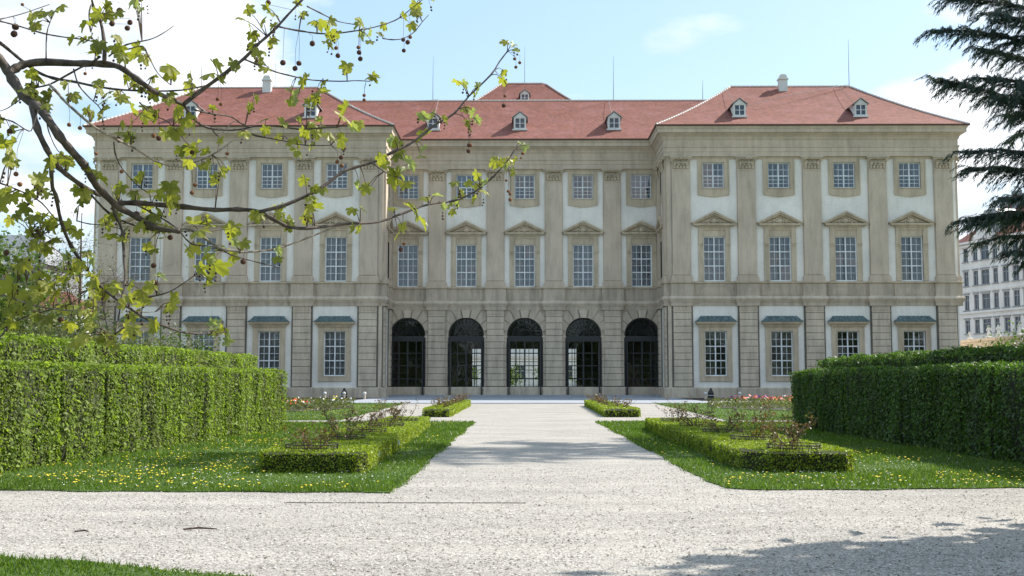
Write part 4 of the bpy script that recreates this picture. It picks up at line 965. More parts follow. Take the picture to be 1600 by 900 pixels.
for i, (x, y, h, r, m, lb) in enumerate((
    (-16.5, 44, 3.0, 2.2, 'shrub', 'brownish green bush rising behind the rear left hedge near its middle'), (-20.5, 48, 3.9, 2.6, 'shrub', 'tall brownish bush behind the left hedges, under the plane branches'),
    (-18.0, 56, 3.2, 2.3, 'tree', 'green bush next to the left end of the palace'), (-24.5, 52, 5.0, 3.0, 'shrub', 'wide loose bush at the far left behind the hedges'),
    (-21.5, 40, 3.3, 2.4, 'shrub', 'rounded reddish green bush close behind the rear left hedge'), (-30, 66, 6.2, 3.2, 'tree', 'large green bush left of the palace corner'),
    (-27, 60, 5.5, 2.8, 'shrub', 'olive bush between the far left trees'))):
    grow_tree('bush', (x, y, 0), h, r, h*.5, 7000, .13, M[m], M['twig'], lb, 'bush', 'bushes behind the left hedges', seed=20+i, trunk_r=.08, limbs=10, twigs=5, clump=.42)
for i, (x, y, h, r, lb) in enumerate(((19.5, 40, 2.7, 1.9, 'loose bush behind the rear right hedge at the right edge'), (21.5, 52, 3.2, 2.1, 'small bush with pale gaps right of the palace'))):
    grow_tree('bush', (x, y, 0), h, r, h*.5, 5000, .13, M['tree'], M['twig'], lb, 'bush', 'bushes behind the right hedges', seed=60+i, trunk_r=.08, limbs=9, twigs=5, clump=.4)
# tree to the right of the view: only its shade on the gravel shows
grow_tree('shade_tree', (12.1, 10.7, 0), 10.5, 3.2, 7.5, 80000, .36, M['tree'], M['bark'], 'broad tree beside the gravel whose shade falls in the lower right corner', 'tree', seed=31, trunk_r=.28, limbs=11, clump=.55)

# woodland across the garden, behind the viewer
rs = random.Random(5); b = MB(); P = []
for i in range(46):
    x, y = rs.uniform(-75, 80), rs.uniform(-75, -38); h = rs.uniform(13, 20); b.tube([(x, y, 0), (x+rs.uniform(-.5, .5), y, h*.8)], [.3, .1], 6)
    k = 260; c = RNG.normal(0, 1, (k, 3)); c /= np.linalg.norm(c, axis=1)[:, None]; c *= RNG.uniform(.5, 1, k)[:, None]**.5*np.array([4.6, 4.6, h*.42]); P.append(c+np.array([x, y, h*.56]))
P = np.concatenate(P); V, Fc = cards(P, np.tile([0, 0, .6], (len(P), 1)), 1.5, .7, 1.0)
wd = link('woodland', np_mesh('woodland', V, Fc, M['tree'])); props(wd, 'dense belt of trees across the garden, seen as dark reflections in the palace windows', 'trees', kind='stuff')
b.obj('woodland_trunks', M['twig'], wd)['kind'] = 'stuff'

# ------------------------------------------------------------------ cedar
CED = Vector((17.6, 35.0, 0)); ced = empty('cedar_tree', CED, 'dark cedar with long drooping needle boughs reaching in from the right', 'tree')
b = MB(); b.tube([(0, 0, -.1), (.05, 0, 6), (-.05, .1, 12), (0, 0, 25.5)], [.55, .42, .28, .05], 12); b.obj('trunk', M['cedarbark'], ced)
NP_, ND_ = [], []
def bough(a, z0, tip, seed, dens=1.0, w=1.0):
    rs = random.Random(seed); A = Vector((0, 0, z0)); B = Vector(tip); L = (B-A).length; up = L*.06
    pts = [A.lerp(B, t)+Vector((0, 0, up*math.sin(t*3.14)+rs.uniform(-.04, .04))) for t in [k/8 for k in range(9)]]
    q = MB(); q.tube(pts, [.09*(1-k/9)+.012 for k in range(9)], 5)
    d = (B-A).normalized(); side = d.cross(Vector((0, 0, 1))).normalized(); n = int(L*13*dens)
    for i in range(n):
        t = rs.uniform(.12, 1.0); k = min(int(t*8), 7); p = pts[k].lerp(pts[k+1], t*8-k); s = rs.choice((-1, 1)); ln = rs.uniform(.6, 1.45)*(1.15-t*.55)*w
        e = (d*rs.uniform(.7, 1.3)+side*s*rs.uniform(.25, 1.1)+Vector((0, 0, rs.uniform(-.5, .05)))).normalized(); p1 = p+e*ln*.6; p2 = p1+(e+Vector((0, 0, -.85))).normalized()*ln*.5
        q.tube([p, p1, p2], [.014, .009, .004], 3, False)
        m = int(38*ln)+8
        for j in range(m):
            u = (j+.5)/m; x = p.lerp(p1, u/.6) if u < .6 else p1.lerp(p2, (u-.6)/.4); dd = (e+Vector((0, 0, -.2 if u < .6 else -1.0))).normalized()
            NP_.append(tuple(x+Vector((rs.gauss(0, .03), rs.gauss(0, .03), rs.gauss(-.02, .03))))); ND_.append(tuple((dd+Vector((rs.gauss(0, .35), rs.gauss(0, .35), rs.gauss(-.15, .3)))).normalized()))
    q.obj('bough', M['cedarbark'], ced)
for i, (tx, ty, dy, z0, dn) in enumerate(((1466, 46, -1.0, 11.6, 1.5), (1490, -4, .6, 12.8, 1.5), (1458, 124, .3, 9.4, 1.6), (1516, 236, -1.8, 8.2, 1.3), (1512, 262, .8, 7.7, 1.3), (1508, 342, -.4, 6.6, 1.6), (1540, 376, 1.2, 6.0, 1.2), (1576, 396, -1.4, 5.3, 1.2), (1530, 75, 1.6, 11.0, 1.4), (1545, 20, -2.0, 12.0, 1.4), (1520, 120, -2.2, 10.2, 1.3), (1560, 310, -2.2, 6.9, 1.2), (1575, 180, 2.2, 9.6, 1.2), (1570, 150, -2.6, 9.9, 1.2))):
    tp = at(tx, ty, 35+dy)-CED; bough(0, z0, tp, 100+i, dn)
rs = random.Random(77)
for i in range(84):
    z = 5.0+i*.24; a = i*2.399; 
    if math.cos(a) < -.35 and z < 14.5: a += math.pi
    L = max(1.4, 6.0-(z-5)*.21)*rs.uniform(.85, 1.1); bough(0, z, (math.cos(a)*L, math.sin(a)*L, z+L*.12), 200+i, 1.0 if z > 13 else .7)
P = np.array(NP_); D = np.array(ND_); n = len(P); sd_ = RNG.normal(0, 1, (n, 3)); sd_ -= (sd_*D).sum(1)[:, None]*D; sd_ /= np.linalg.norm(sd_, axis=1)[:, None]
ln = RNG.uniform(.12, .26, n)[:, None]; V = np.empty((n, 4, 3)); V[:, 0] = P-D*ln*.4; V[:, 1] = P+sd_*.013; V[:, 2] = P+D*ln*.7; V[:, 3] = P-sd_*.013
link('needles', np_mesh('needles', V.reshape(-1, 3), np.arange(n*4).reshape(n, 4), M['cedar']), ced)['kind'] = 'stuff'

# ------------------------------------------------------------------ houses, garden wall and statues behind
def facade_line(p0, p1):
    p0, p1 = Vector(p0), Vector(p1); L = (p1-p0).length; e = (p1-p0)/L; return p0, e, L
def ucoord(px, p0, e):
    r = ray(px, 450); k = r[0]/r[1]; return (k*p0.y-p0.x)/(e.x-k*e.y)
p0, e, L = facade_line((62.4, 160), (70.2, 132)); nrm = Vector((e.y, -e.x)); 
if nrm.x > 0: nrm = -nrm
H1 = empty('town_house', (p0.x, p0.y, 0), 'pale four-storey town house with red tiled roof seen right of the palace', 'house'); ang = math.atan2(e.y, e.x)
# local frame of the house: x along the facade, y into the house
sgn = 1 if (Vector((-e.y, e.x)).dot(nrm) < 0) else -1
H1.rotation_euler.z = ang
def hy(v): return v*sgn
ZE = at(1510, 378, 157).z
rows = [(at(1510, a, 157).z, at(1510, b_, 157).z) for a, b_ in ((408, 387), (446, 424), (484, 461), (521, 500))]
cols = [(ucoord(px, p0, e), w) for px, w in ((1510, .52), (1525, .52), (1540, .85), (1556, .5), (1572, .6), (1588, .6))]; du = cols[-1][0]-cols[-2][0]
cols += [(cols[-1][0]+du*k, .72) for k in range(1, 6)]
holes = [(u-w, u+w, z0, z1) for z0, z1 in rows for u, w in cols if u+w < L-.3]
b = MB(); wall_face(b, 0, L, 0, ZE, holes, 0, hy(.35)); b.box(0, .01, 0, hy(14), 0, ZE); b.box(L-.01, L, 0, hy(14), 0, ZE); b.box(0, L, hy(14), hy(14.1), 0, ZE); b.obj('wall', M['plasterhouse'], H1)
b = MB()
for z, o in ((ZE-.25, .55), (ZE-.7, .25), ((rows[2][0]+rows[3][1])/2+.2, .3), ((rows[2][0]+rows[3][1])/2-.4, .15), (rows[1][0]-.9, .1)): b.box(-.3, L+.3, hy(-o), hy(.0), z, z+.28)
b.obj('cornices', M['plasterhouse'], H1)
fm = {}
for z0, z1 in rows:
    for j, (u, w) in enumerate(cols):
        if u+w > L-.3: continue
        key = (round(w, 2), round(z1-z0, 2)); h = z1-z0
        if key not in fm:
            q = MB(); q.box(-w, -w+.1, hy(.15), hy(.22), 0, h); q.box(w-.1, w, hy(.15), hy(.22), 0, h); q.box(-.05, .05, hy(.14), hy(.21), 0, h); q.box(-w, w, hy(.14), hy(.2), h*.66, h*.66+.1); q.box(-w-.15, w+.15, hy(-.18), hy(.02), -.16, -.02); q.box(-w-.12, w+.12, hy(-.12), hy(.0), h+.08, h+.3)
            g_ = MB(); g_.quad((-w, hy(.19), 0), (w, hy(.19), 0), (w, hy(.19), h), (-w, hy(.19), h)); fm[key] = (q.mesh('window', M['zinc']), g_.mesh('pane', M['darkglass']))
        o = link('window', fm[key][0], H1, (u, 0, z0)); link('pane', fm[key][1], o)
uc = cols[2][0]; zt = ZE+2.3
b = MB(); pts = [(uc-2.1, ZE), (uc+2.1, ZE), (uc+2.1, ZE+.7), (uc+1.3, ZE+.9)]+[(uc+1.3*math.cos(math.pi*k/8), ZE+1.0+1.3*math.sin(math.pi*k/8)) for k in range(1, 8)]+[(uc-1.3, ZE+.9), (uc-2.1, ZE+.7)]
b.prism(pts, hy(-.3), hy(.6)); b.obj('gable', M['plasterhouse'], H1)
b = MB(); b.prism([(uc-1.5, ZE+.8), (uc+2.6, ZE+.8), (uc+2.6, ZE+3.0), (uc+1.6, ZE+4.2), (uc-.6, ZE+4.2), (uc-1.5, ZE+3.0)], hy(.7), hy(4)); b.obj('roof_lantern', M['zinc'], H1)
b = MB(); rect_loft(b, (-.5, L+.5, *sorted((hy(-.5), hy(14.5)))), (4, L-4, hy(6.9), hy(7.1)), ZE, ZE+6.2); rf = b.obj('roof', M['roof'], H1)
for u in (6, 14): b = MB(); b.box(u-.5, u+.5, hy(5), hy(6), ZE+3, ZE+7); b.obj('chimney', M['greyhouse'], rf)
# second house between, and one at the far left
def plain_house(name, x0, x1, y, d, ze, zr, mat, label, cols, rows, ww=.6, wh=1.7):
    t = empty(name, ((x0+x1)/2, y, 0), label, 'house'); w = (x1-x0)/2; hs = []
    for i in range(cols):
        for j in range(rows): u = -w+(i+.5)*2*w/cols; z = ze-(j+1)*(ze/(rows+.4)); hs.append((u-ww, u+ww, z, z+wh))
    b = MB(); wall_face(b, -w, w, 0, ze, hs, 0, .3); b.box(-w, -w+.01, 0, d, 0, ze); b.box(w-.01, w, 0, d, 0, ze); b.box(-w, w, d, d+.01, 0, ze); b.obj('wall', mat, t)
    b = MB(); b.box(-w-.3, w+.3, -.4, 0, ze-.3, ze); b.obj('cornice', mat, t)
    q = MB(); q.box(-ww, ww, .12, .2, 0, .1); q.box(-.05, .05, .12, .2, .1, wh); q.box(-ww, ww, .121, .199, wh*.6, wh*.6+.08); g_ = MB(); g_.quad((-ww, .2, 0), (ww, .2, 0), (ww, .2, wh), (-ww, .2, wh)); wm, pm = q.mesh('window', M['frame']), g_.mesh('pane', M['darkglass'])
    for h_ in hs: o = link('window', wm, t, ((h_[0]+h_[1])/2, 0, h_[2])); link('pane', pm, o)
    b = MB(); rect_loft(b, (-w-.4, w+.4, -.5, d+.5), (-w+3, w-3, d/2-.1, d/2+.1), ze, zr); rf = b.obj('roof', M['roof'] if mat is not M['greyhouse'] else M['zinc'], t)
    b = MB(); b.box(-w*.4, -w*.4+1, d/2-.5, d/2+.5, zr-2, zr+1.5); b.obj('chimney', mat, rf); return t
plain_house('grey_house', 60.5, 78, 176, 12, 20.5, 24.5, M['greyhouse'], 'grey house with pale roof in the gap between palace and white town house', 6, 5)
plain_house('grey_house', -78, -58, 135, 12, 15.5, 20, M['greyhouse'], 'grey roofed house glimpsed behind the trees at the far left', 7, 4)
plain_house('pale_house', -58, -48, 120, 10, 9.0, 11.5, M['plasterhouse'], 'low pale house behind the bushes at the left', 4, 2)
gw = empty('garden_wall', (43.3, 96, 0), 'ochre garden wall behind the right hedges with white statues on top', 'wall')
b = MB(); b.box(0, .5, -18, 16, 0, 5.25); b.obj('wall_face', M['trim'], gw); b = MB(); b.box(-.15, .65, -18.1, 16.1, 5.25, 5.5); b.box(-.08, .0, -18, 16, 4.3, 4.42); b.obj('coping', M['trim'], gw)
for i, (px, h) in enumerate(((1516, .75), (1545, 1.25), (1560, 1.2), (1592, 1.25))):
    r = ray(px, 520); k = r[0]/r[1]; y = 43.55/k
    t = empty('garden_statue', (43.55, y, 5.5), ('small white urn-like figure on the garden wall, leftmost', 'white statue leaning to one side on the garden wall, second from the left', 'white upright statue on the garden wall, second from the right', 'white statue with raised arm on the garden wall, rightmost')[i], 'statue', 'statues on the garden wall')
    b = MB(); b.lathe([(.3, 0), (.3, .16), (.22, .2), (0, .2)], seg=8); b.obj('base', M['statue'], t)
    me = bpy.data.meshes.new('figure'); ln = (-.15, .02, 0, .1)[i]; s_ = h/1.3
    vs = [(0, 0, .62), (ln*.5, 0, .85), (ln, 0, 1.02), (ln*1.1, 0, 1.12), (ln*1.2, 0, 1.26), (-.09, .0, .4), (-.1, 0, .2), (.09, .03, .4), (.12, 0, .2), (-.2+ln, 0, .85), (-.24+ln, -.08, .66), (.2+ln, 0, (.85, .85, .85, 1.1)[i]), (.22+ln, -.06, (.66, .66, .62, 1.35)[i])]
    vs = [(x*s_, y_*s_, .2*(1-s_)+z_*s_) for x, y_, z_ in vs]
    rr = [.14, .12, .14, .06, .1, .1, .08, .1, .08, .06, .045, .06, .045]; bm = bmesh.new(); sk = bm.verts.layers.skin.verify(); bv = [bm.verts.new(v) for v in vs]
    for v, q in zip(bv, rr): v[sk].radius = (q*s_, q*s_)
    bv[0][sk].use_root = True
    for a_, c_ in ((0, 1), (1, 2), (2, 3), (3, 4), (0, 5), (5, 6), (0, 7), (7, 8), (2, 9), (9, 10), (2, 11), (11, 12)): bm.edges.new((bv[a_], bv[c_]))
    bm.to_mesh(me); bm.free(); me.materials.append(M['statue'])
    fg = link('figure', me, t); md = fg.modifiers.new('skin', 'SKIN')
    md2 = fg.modifiers.new('smooth', 'SUBSURF'); md2.levels = md2.render_levels = 1

# ------------------------------------------------------------------ the plane tree in the foreground
PT = Vector((-5.2, 4.9, 0))
plane = empty('plane_tree', PT, 'plane tree whose branches with young lobed leaves and seed balls hang in from the left', 'tree')
def dep(px, py): return 5.45+px/800*1.35+.25*math.sin(px*.011+py*.017)
def bpt(px, py, off=0.0): return at(px, py, dep(px, py)+off)-PT
b = MB(); b.tube([(0, 0, -.1), (-.05, .03, 1.5), (.02, 0, 3.0), (.1, .05, 4.6), (.0, .1, 6.5), (-.2, .1, 8.5)], [.34, .29, .26, .22, .15, .06], 12); b.obj('trunk', M['palebark'], plane)
# branches followed from the picture, each: material, start radius, end radius (pixels), end offset in metres, points
BR = [
 ('b', 11, 5, 0, '-60,50 -10,85 8,104 20,125 37,150 57,167 72,182 93,213 113,237 133,260 147,285 157,297 174,314 187,325 212,338 237,353 258,359 280,361'),
 ('b', 9, 4.5, .1, '15,112 26,106 40,100 70,97 117,99 160,100 187,105 213,123 240,142 267,155 287,163'),
 ('b', 4.5, 2, .15, '287,163 307,147 333,128 360,108 383,90 400,72 417,57 433,42 450,23 472,0 490,-20'),
 ('b', 2, .9, .2, '437,42 467,48 510,53 550,49 583,43 617,32 637,18 657,2'),
 ('b', 1.6, .9, .1, '480,10 500,20 527,33 553,38'), ('b', 1.3, .7, .1, '598,60 613,62 630,60 647,50 660,34 670,23'),
 ('b', 2, 1, .1, '383,93 400,100 430,112 453,118 487,125 533,127 556,126 578,127'),
 ('b', 3, 1.4, .1, '287,163 293,173 307,190 327,200 353,203 377,202 400,197 433,197 467,202 500,200 527,199'),
 ('b', 2, 1.2, .05, '305,172 333,178 360,182 377,193 393,199'), ('b', 1.8, .9, .1, '377,202 400,212 443,220 477,227 517,227'),
 ('p', 3, 1.6, -.1, '77,132 90,145 100,157 123,178 150,200 183,218 213,233 240,250 263,258 287,260 313,250 340,237 363,220'),
 ('b', 4.5, 2, -.1, '163,97 163,70 158,37 147,13 142,-8'), ('b', 2.4, 1.2, -.1, '150,20 143,8 139,25 142,50'),
 ('b', 1.6, .8, .2, '177,80 200,77 223,72 233,90 247,115 267,133'), ('b', 1.8, .8, .1, '170,88 197,70 233,62 253,53 272,40'),
 ('b', 1.6, .8, .1, '-10,32 0,30 33,22 77,7'), ('b', 2, 1.2, -.1, '-10,30 0,33 27,40 67,52 100,58 133,62 147,66'),
 ('b', 1.6, .8, 0, '72,95 73,53 80,30'), ('b', 4, 1.6, .15, '-20,55 0,67 20,83 37,97 60,113 83,122 117,128 150,135 187,140 233,142 283,141 330,132'),
 ('b', 2.6, 1.6, .1, '157,88 143,98 127,105 100,120 77,132 53,138 40,147'), ('b', 1.8, .8, .1, '115,108 123,133 140,153 157,170 160,193'),
 ('b', 7, 4.5, .1, '50,165 58,200 73,233 90,260 110,277 134,294 156,305'),
 ('b', 4.5, 1.6, -.15, '82,250 80,260 82,293 87,305 96,348 112,386 131,414 152,442 177,464 202,481 230,499 258,510 289,520 330,521 352,519'),
 ('b', 3.4, 1.6, -.1, '174,312 180,336 190,358 194,404 196,436 190,467 185,498 180,523'),
 ('b', 2.6, 1.2, .15, '143,305 174,336 218,355 250,362'), ('b', 1.8, 1, .2, '205,316 240,334 274,355 299,381 330,385 361,398 395,408 436,418'),
 ('b', 5.5, 4, .25, '176,318 212,317 249,320 286,323 336,328 373,327 405,331 426,342 450,355'), ('b', 3.4, 1.2, .35, '450,355 480,357 520,352 550,349 590,347 630,333 671,319 709,314 741,300 770,277 792,252 805,233'),
 ('b', 4, 1.4, .3, '405,331 440,322 470,310 500,295 533,270 553,262 583,253 613,238 640,225 663,208 683,193 710,177 733,150 767,117 780,97 793,80'),
 ('b', 1.8, .9, .3, '583,255 592,262 600,268 612,275'), ('p', 3, 1.4, .1, '274,357 300,360 342,387 365,392 383,394 426,390 450,383 480,372 510,360 530,352'),
 ('p', 1.6, .9, .1, '280,361 324,361 358,357 398,352'), ('b', 2.2, 1, 0, '190,468 233,464 264,456 286,443 303,431'),
 ('p', 2.4, 1.4, -.1, '-10,455 0,459 31,470 62,479 93,484 124,485 146,482'), ('b', 2, 1, -.1, '-10,283 0,286 40,302 65,317 84,339 96,348'),
 ('p', 2, 1, -.1, '-10,432 0,436 20,441 42,442 60,440'), ('b', 2, 1, -.1, '-10,540 20,505 60,489 110,475 150,442'),
 ('b', 1.6, .8, .1, '218,160 240,180 262,190 285,215 305,240'), ('b', 1.6, .8, 0, '178,222 180,240 190,262 215,290 230,300'),
 ('b', 1.6, .8, -.1, '0,185 20,190 45,205 52,196 60,172'), ('p', 1.2, .7, 0, '212,487 228,488 243,487'), ('b', 1.4, .8, 0, '72,182 76,205 90,235 110,250'),
 ('b', 1.6, .8, .2, '330,200 340,212 350,205 365,190 385,197'), ('b', 1.4, .7, .1, '120,345 140,350 165,352 190,358'), ('b', 1.5, .8, -.1, '96,348 75,362 55,372 45,385'),
 ('b', 1.4, .7, -.1, '152,442 160,470 165,500 172,530'), ('b', 1.5, .8, 0, '40,150 25,160 10,170 -8,176'),
]
SEGS = []                                   # (px, py, 3D point)
for mt, r0, r1, off, s in BR:
    pp = [tuple(float(v) for v in q.split(',')) for q in s.split()]; n = len(pp); pts = []; rad = []; fine = []
    for i in range(n-1):
        for k in range(3):
            t = k/3; p_, q_ = pp[i], pp[i+1]; m0 = pp[i-1] if i else p_; m1 = pp[i+2] if i+2 < n else q_
            def cr_(a, b_, c, d): return .5*((2*b_)+(-a+c)*t+(2*a-5*b_+4*c-d)*t*t+(-a+3*b_-3*c+d)*t**3)
            fine.append((cr_(m0[0], p_[0], q_[0], m1[0]), cr_(m0[1], p_[1], q_[1], m1[1])))
    fine.append(pp[-1]); n = len(fine)
    for i, (x, y) in enumerate(fine):
        u = i/(n-1); o = off*u; P_ = bpt(x, y, o); pts.append(P_); rr = (r0+(r1-r0)*u)*(1+.10*math.sin(i*2.3+r0))*(1.22 if i % 6 == 3 else 1); rad.append(max(rr*.76, .6)*dep(x, y)/F)
        if x > -6: SEGS.append((x, y, P_))
    if pp[0][0] < -5:                       # carry on outside the view to the trunk
        z = pts[0].z; tr = Vector((.05, .05, max(1.6, min(z*.55+1.6, 5.2)))); mid = pts[0].lerp(tr, .5)+Vector((0, 0, .15)); pts = [tr, mid]+pts; rad = [rad[0]*2.4, rad[0]*1.5]+rad
    b = MB(); b.tube(pts, rad, 8 if r0 > 3 else 6); b.obj('branch', M['palebark' if mt == 'p' else 'bark'], plane, smooth=True)
SA = np.array([(a, b_) for a, b_, _ in SEGS])
def nearest(px, py): i = int(np.argmin(((SA-np.array([px, py]))**2).sum(1))); return SEGS[i]

def leaf_mesh(seed, folded=0.0):
    rs = random.Random(seed); half = [(0, 1.0), (9, .86), (16, .90), (24, .66), (33, .60), (41, .78), (50, .92), (58, .78), (68, .76), (78, .52), (90, .50), (99, .62), (110, .70), (122, .56), (140, .40), (160, .20)]
    ol = [(-a, r) for a, r in reversed(half)]+half[1:]; vs = [(0, 0, 0)]; cup = rs.uniform(.12, .4); tw = rs.uniform(-.25, .25)
    for ring, f in ((0, .5), (1, 1.0)):
        for a, r in ol:
            r2 = r*f*(1+rs.uniform(-.05, .05)); x, y = math.sin(R(a))*r2, math.cos(R(a))*r2+.05
            x *= (1-folded*.55); z = -cup*(x*x+y*y)*1.0+folded*abs(x)*1.2+tw*x*y+.05*math.sin(a*.12)*f; vs.append((x, y, z))
    n = len(ol); fs = [(0, 1+i, 2+i) for i in range(n-1)]+[(1+i, 1+n+i, 2+n+i, 2+i) for i in range(n-1)]
    me = bpy.data.meshes.new('leaf'); me.from_pydata(vs, [], fs); me.polygons.foreach_set('use_smooth', [True]*len(fs)); return me
LM = []
for i in range(7): m_ = leaf_mesh(i, .0 if i < 4 else .75); m_.materials.append(M['plane']); LM.append(m_)
LP = []
for i in range(4): m_ = leaf_mesh(20+i, .55+.15*(i % 2)); m_.materials.append(M['plane_pale']); LP.append(m_)
LEAVES = ('333,108,1,B 273,118,1,B 210,5,4,p 173,13,3 143,47,2 133,68,2 153,70,2 167,27,2 183,65,3 187,80,3 217,92,3 200,90,2 147,87,1 57,125,3 50,143,3 77,168,2 57,160,1 20,230,2,B 7,260,1 3,197,2 78,150,1 113,153,1 150,145,2 173,150,1 192,158,1 147,180,1 163,177,2 '
 '207,133,2 240,128,1 237,150,1 260,157,2 277,180,2,B 233,173,3 250,182,2 267,213,2,B 283,237,2 300,200,1,B 313,230,2 380,213,1,B 343,228,1 328,175,1 243,257,1,p 227,280,2 263,297,1 347,273,2 317,263,2 297,258,1 387,20,1 397,57,1 373,110,1 390,170,1 203,218,1,p 190,200,1 213,185,1 107,260,3 137,267,1 80,255,1 155,275,1 30,157,1 60,285,1 25,257,1 300,137,2 63,27,2 80,25,2 60,45,1 350,123,1 '
 '415,15,1 408,38,1 430,45,1 473,27,1 462,8,1 495,43,1,B 513,38,1 523,57,1,B 517,73,1 563,38,1,B 567,58,3,p 599,44,1 593,57,1 628,29,1 653,22,1 667,5,1 542,112,1,B 578,127,1,B 507,133,1 480,123,2 417,113,1 405,85,2 427,67,1 455,147,1 497,152,1 467,152,1,p 478,173,2 535,192,1,X 552,202,1,p 500,193,1 412,205,1 443,203,1 480,203,1 463,227,1,B 480,213,2 503,208,1 525,222,2,B 447,227,1 488,227,1 475,285,1 '
 '660,185,2,p 682,183,1 670,220,1,X 728,173,1 740,180,1,p 730,197,1,B 723,135,1,p 748,140,1,p 743,152,1 788,117,1 788,129,1 792,72,1,p 810,87,1,p 620,227,3,p 600,250,1 663,240,1,p 630,253,1,p 622,245,1 613,280,2,X 633,270,1,p 630,290,1 560,293,1,p 710,290,1 743,278,1 748,293,1,p 785,260,2 805,255,2 812,230,1,p 800,273,1,p 751,293,1,p 646,339,2,B 625,358,1 677,312,1,p 687,327,1,p 719,320,2,p 713,335,1 751,304,1 564,360,1 563,330,1 572,298,1 617,331,1 '
 '5,327,1,B 19,310,1 67,300,1 56,286,1 50,305,1 62,342,2 75,345,1 59,361,3 78,361,2 109,359,1 72,387,3 53,383,1 44,428,2,B 68,432,2 84,464,1,X 100,425,2 121,425,3 146,411,1,p 112,400,1,p 140,445,2 156,437,1 162,460,3 184,457,2 62,445,2 19,454,1,X 47,470,2 118,485,1,p 153,501,1,p 134,479,2 196,484,1 218,470,1 212,498,2 174,538,1,B 171,526,2 240,451,1,p 271,467,1 268,479,1 243,509,1 327,510,1,p 336,524,1,p 355,529,1,p 353,540,1,p '
 '296,397,2,B 311,370,1,X 321,348,2 338,426,1,X 311,425,1,B 336,408,2,p 327,443,1 352,398,2 364,366,1,B 377,384,1,p 430,395,1,p 430,333,2 408,339,2 342,282,1 268,311,2,X 265,299,1,B 237,308,2 230,342,1 251,336,1,B 230,358,3,B 246,367,2 199,364,2 165,348,3 171,373,1 187,339,1 240,395,1 187,311,2 215,311,2 230,327,1 209,286,1 485,318,2 500,300,1 478,340,1 490,330,2 450,350,1 575,300,1,p '
 '10,500,2 30,420,2 95,440,2 15,475,2,p 110,510,1 130,530,1 150,520,2 200,520,1 25,340,2 8,300,2 40,330,1 90,310,1 120,300,1 120,330,1 100,480,2,p 65,500,2 150,470,2 205,450,1 185,545,1,p')
def leaf_pos(x, y, jx=9): return x+random.uniform(-jx, jx), y+random.uniform(-jx, jx)
tw = MB(); TIPS = []; nleaf = 0; allL = []
random.seed(19)
for tok in LEAVES.split():
    q = tok.split(','); x, y, n = float(q[0]), float(q[1]), int(q[2]); fl = q[3] if len(q) > 3 else ''
    nx, ny, NP3 = nearest(x, y+4); d0 = NP3.y+PT.y
    n = n+(1 if random.random() < .7 else 0)
    for k in range(n):
        lx, ly = (x, y) if k == 0 else leaf_pos(x, y, 15)
        size = {'': 14.5, 'p': 14.5, 'B': 19, 'X': 24}[fl]*random.uniform(.85, 1.15); dz = d0+random.uniform(-.12, .12); c = at(lx, ly, dz)-PT
        base = at(lx+random.uniform(-4, 4), ly-size*.45, dz)-PT; mid = NP3.lerp(base, .5)+Vector((0, 0, .015))
        if (base-NP3).length < .6: tw.tube([NP3, mid, base], [.0032, .0022, .0014], 4, False)
        TIPS.append((lx, ly, base)); allL.append((base, size, fl))
def leaf_rot(): 
    out = Vector((random.gauss(0, .75), random.gauss(-.25, .75), random.gauss(-.65, .4))).normalized()      # direction of the tip
    nrm = Vector((random.gauss(0, .45), random.gauss(-.7, .6), random.gauss(.6, .5))); nrm = (nrm-out*nrm.dot(out)).normalized(); sx = out.cross(nrm); return Matrix((sx, out, nrm)).transposed()
restV, restF = [], []
for i, (base, size, fl) in enumerate(allL):
    rm = leaf_rot(); sc_ = size*6.2/F*1.05
    if i % 3 == 2 or nleaf >= 298:
        me = random.choice(LM[:4]); n0 = len(restV); restV += [tuple(base+rm@(v.co*sc_)) for v in me.vertices]; restF += [tuple(n0+j for j in p.vertices) for p in me.polygons]; continue
    me = random.choice(LP) if fl == 'p' else random.choice(LM)
    o = link('leaf', me, plane, base); o.rotation_euler = rm.to_euler(); o.scale = (sc_, sc_, sc_); nleaf += 1
if restV:
    me = bpy.data.meshes.new('small_leaves'); me.from_pydata(restV, [], restF); me.materials.append(M['plane']); link('small_leaves', me, plane)['kind'] = 'stuff'
tw.obj('twigs', M['twig'], plane)['kind'] = 'stuff'
# seed balls on their threads
q = MB(); q.ball((0, 0, 0), 1, 14, 10, jit=.07); SB = q.mesh('seed_ball', M['fruit'], True); q = MB(); q.ball((0, 0, 0), 1, 10, 8, jit=.08); SB2 = q.mesh('seed_ball', M['budfruit'], True)
BALLS = ('187,17,6 203,35,5 199,44,5 24,42,6 22,53,6 175,37,5 133,115,3 35,7,3 488,68,5.5 528,87,5 442,98,5.5 467,99,5 461,107,5 561,82,5 563,92,5 631,79,4.5 569,149,3.5 569,156,3.5 804,92,3.5 812,98,3.5 806,105,3.5 787,165,4.5 789,150,3.5 733,227,4.5 732,236,4.5 419,4,5 525,75,4 560,74,4 '
 '266,371,5 240,415,5 249,429,5 243,442,4.5 380,409,5 305,289,4 300,301,4 537,232,5 533,246,4.5 527,253,4 534,259,4 530,273,3.5 817,240,3.5 814,247,2.5 794,299,3.5 797,303,3.5 797,312,4 791,282,3 626,390,4.5 631,381,3.5 735,227,4 637,66,5 641,58,4 630,62,4.5 '
 '300,238,4.5 240,212,4 248,216,4.5 340,155,3.5 345,163,3.5 15,205,4.5 25,272,4 31,288,4 213,335,6 190,268,3.5 355,240,3.5 150,240,3 108,195,3.5 125,200,3.5 10,395,5 95,500,5 60,495,4 100,555,0')
th = MB(); 
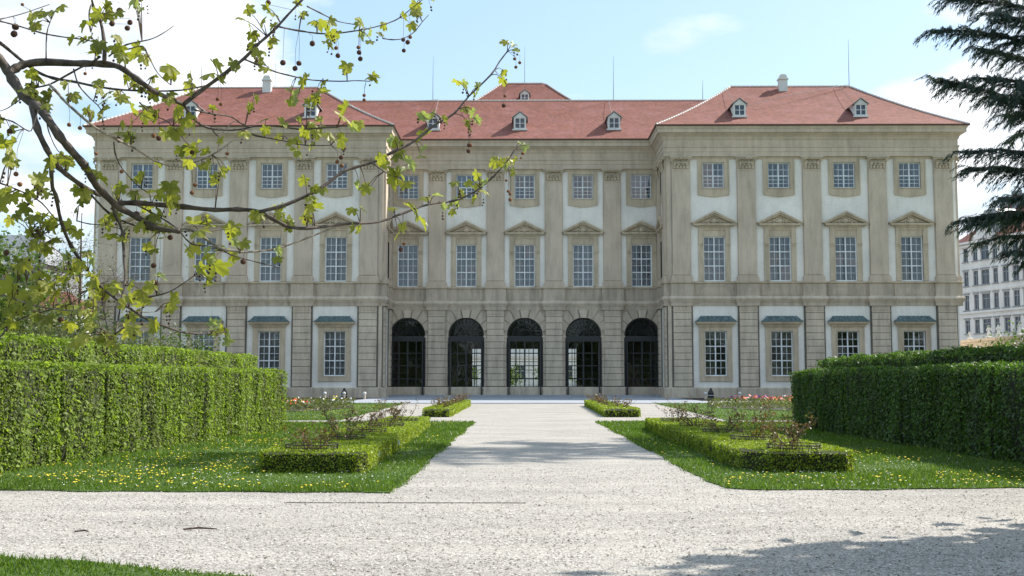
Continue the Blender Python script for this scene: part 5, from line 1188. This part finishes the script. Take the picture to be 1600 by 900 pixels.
for tok in BALLS.split():
    x, y, r = [float(v) for v in tok.split(',')]
    if r == 0: continue
    best = None
    for sx, sy, P3 in SEGS:
        if abs(sx-x) < 22 and 6 < y-sy < 75:
            s_ = abs(sx-x)*1.5+abs(y-sy-25)
            if best is None or s_ < best[0]: best = (s_, P3)
    if best is None: nn = nearest(x, y-25); best = (0, nn[2])
    P3 = best[1]; c = at(x, y, P3.y+PT.y)-PT; top = P3; md = Vector((c.x, c.y, (c.z+top.z)/2))+Vector((.002, 0, .01))
    th.tube([top, md, c], [.0011, .0010, .0009], 4, False); o = link('seed_ball', SB if r > 4 else SB2, plane, c); o.scale = (r*5.2/F,)*3; o.rotation_euler = (random.uniform(0, 3), 0, random.uniform(0, 3))
bd = MB()
for i in range(230):                        # tiny dark flower heads hanging in strings
    x, y, P3 = random.choice(TIPS); n = random.randint(1, 3); c = P3+Vector((random.uniform(-.03, .03), random.uniform(-.03, .03), random.uniform(-.10, -.03)))
    th.tube([P3, P3.lerp(c, .5)+Vector((.003, 0, 0)), c], .0008, 3, False)
    for k in range(n): bd.ball((c.x+random.uniform(-.004, .004), c.y, c.z+k*.019), random.uniform(.0045, .0075), 6, 4)
bd.obj('flower_heads', M['bud'], plane)['kind'] = 'stuff'; th.obj('fruit_stalks', M['twig'], plane)['kind'] = 'stuff'
print('leaves', len(allL), nleaf)

ch = plain_house('courtyard_house', -30, 34, 215, 10, 6.2, 9.5, M['plasterhouse'], 'pale low building across the courtyard, glimpsed through the arched doors', 14, 1, .8, 2.6)
for i, (x, y) in enumerate(((-2.2, 168), (4.6, 176), (-9.0, 172))):
    grow_tree('bush', (x, y, 0), 3.6, 2.2, 2.0, 1500, .3, M['tree'], M['twig'], ('round green bush in the courtyard seen through the middle door', 'green bush in the courtyard right of the middle, seen through the doors', 'green bush in the courtyard seen through the second door from the left')[i], 'bush', seed=90+i, trunk_r=.08, limbs=8, twigs=4, clump=.5)
for c in ch.children:
    if c.name.startswith('roof'): c.data.materials[0] = M['zinc']
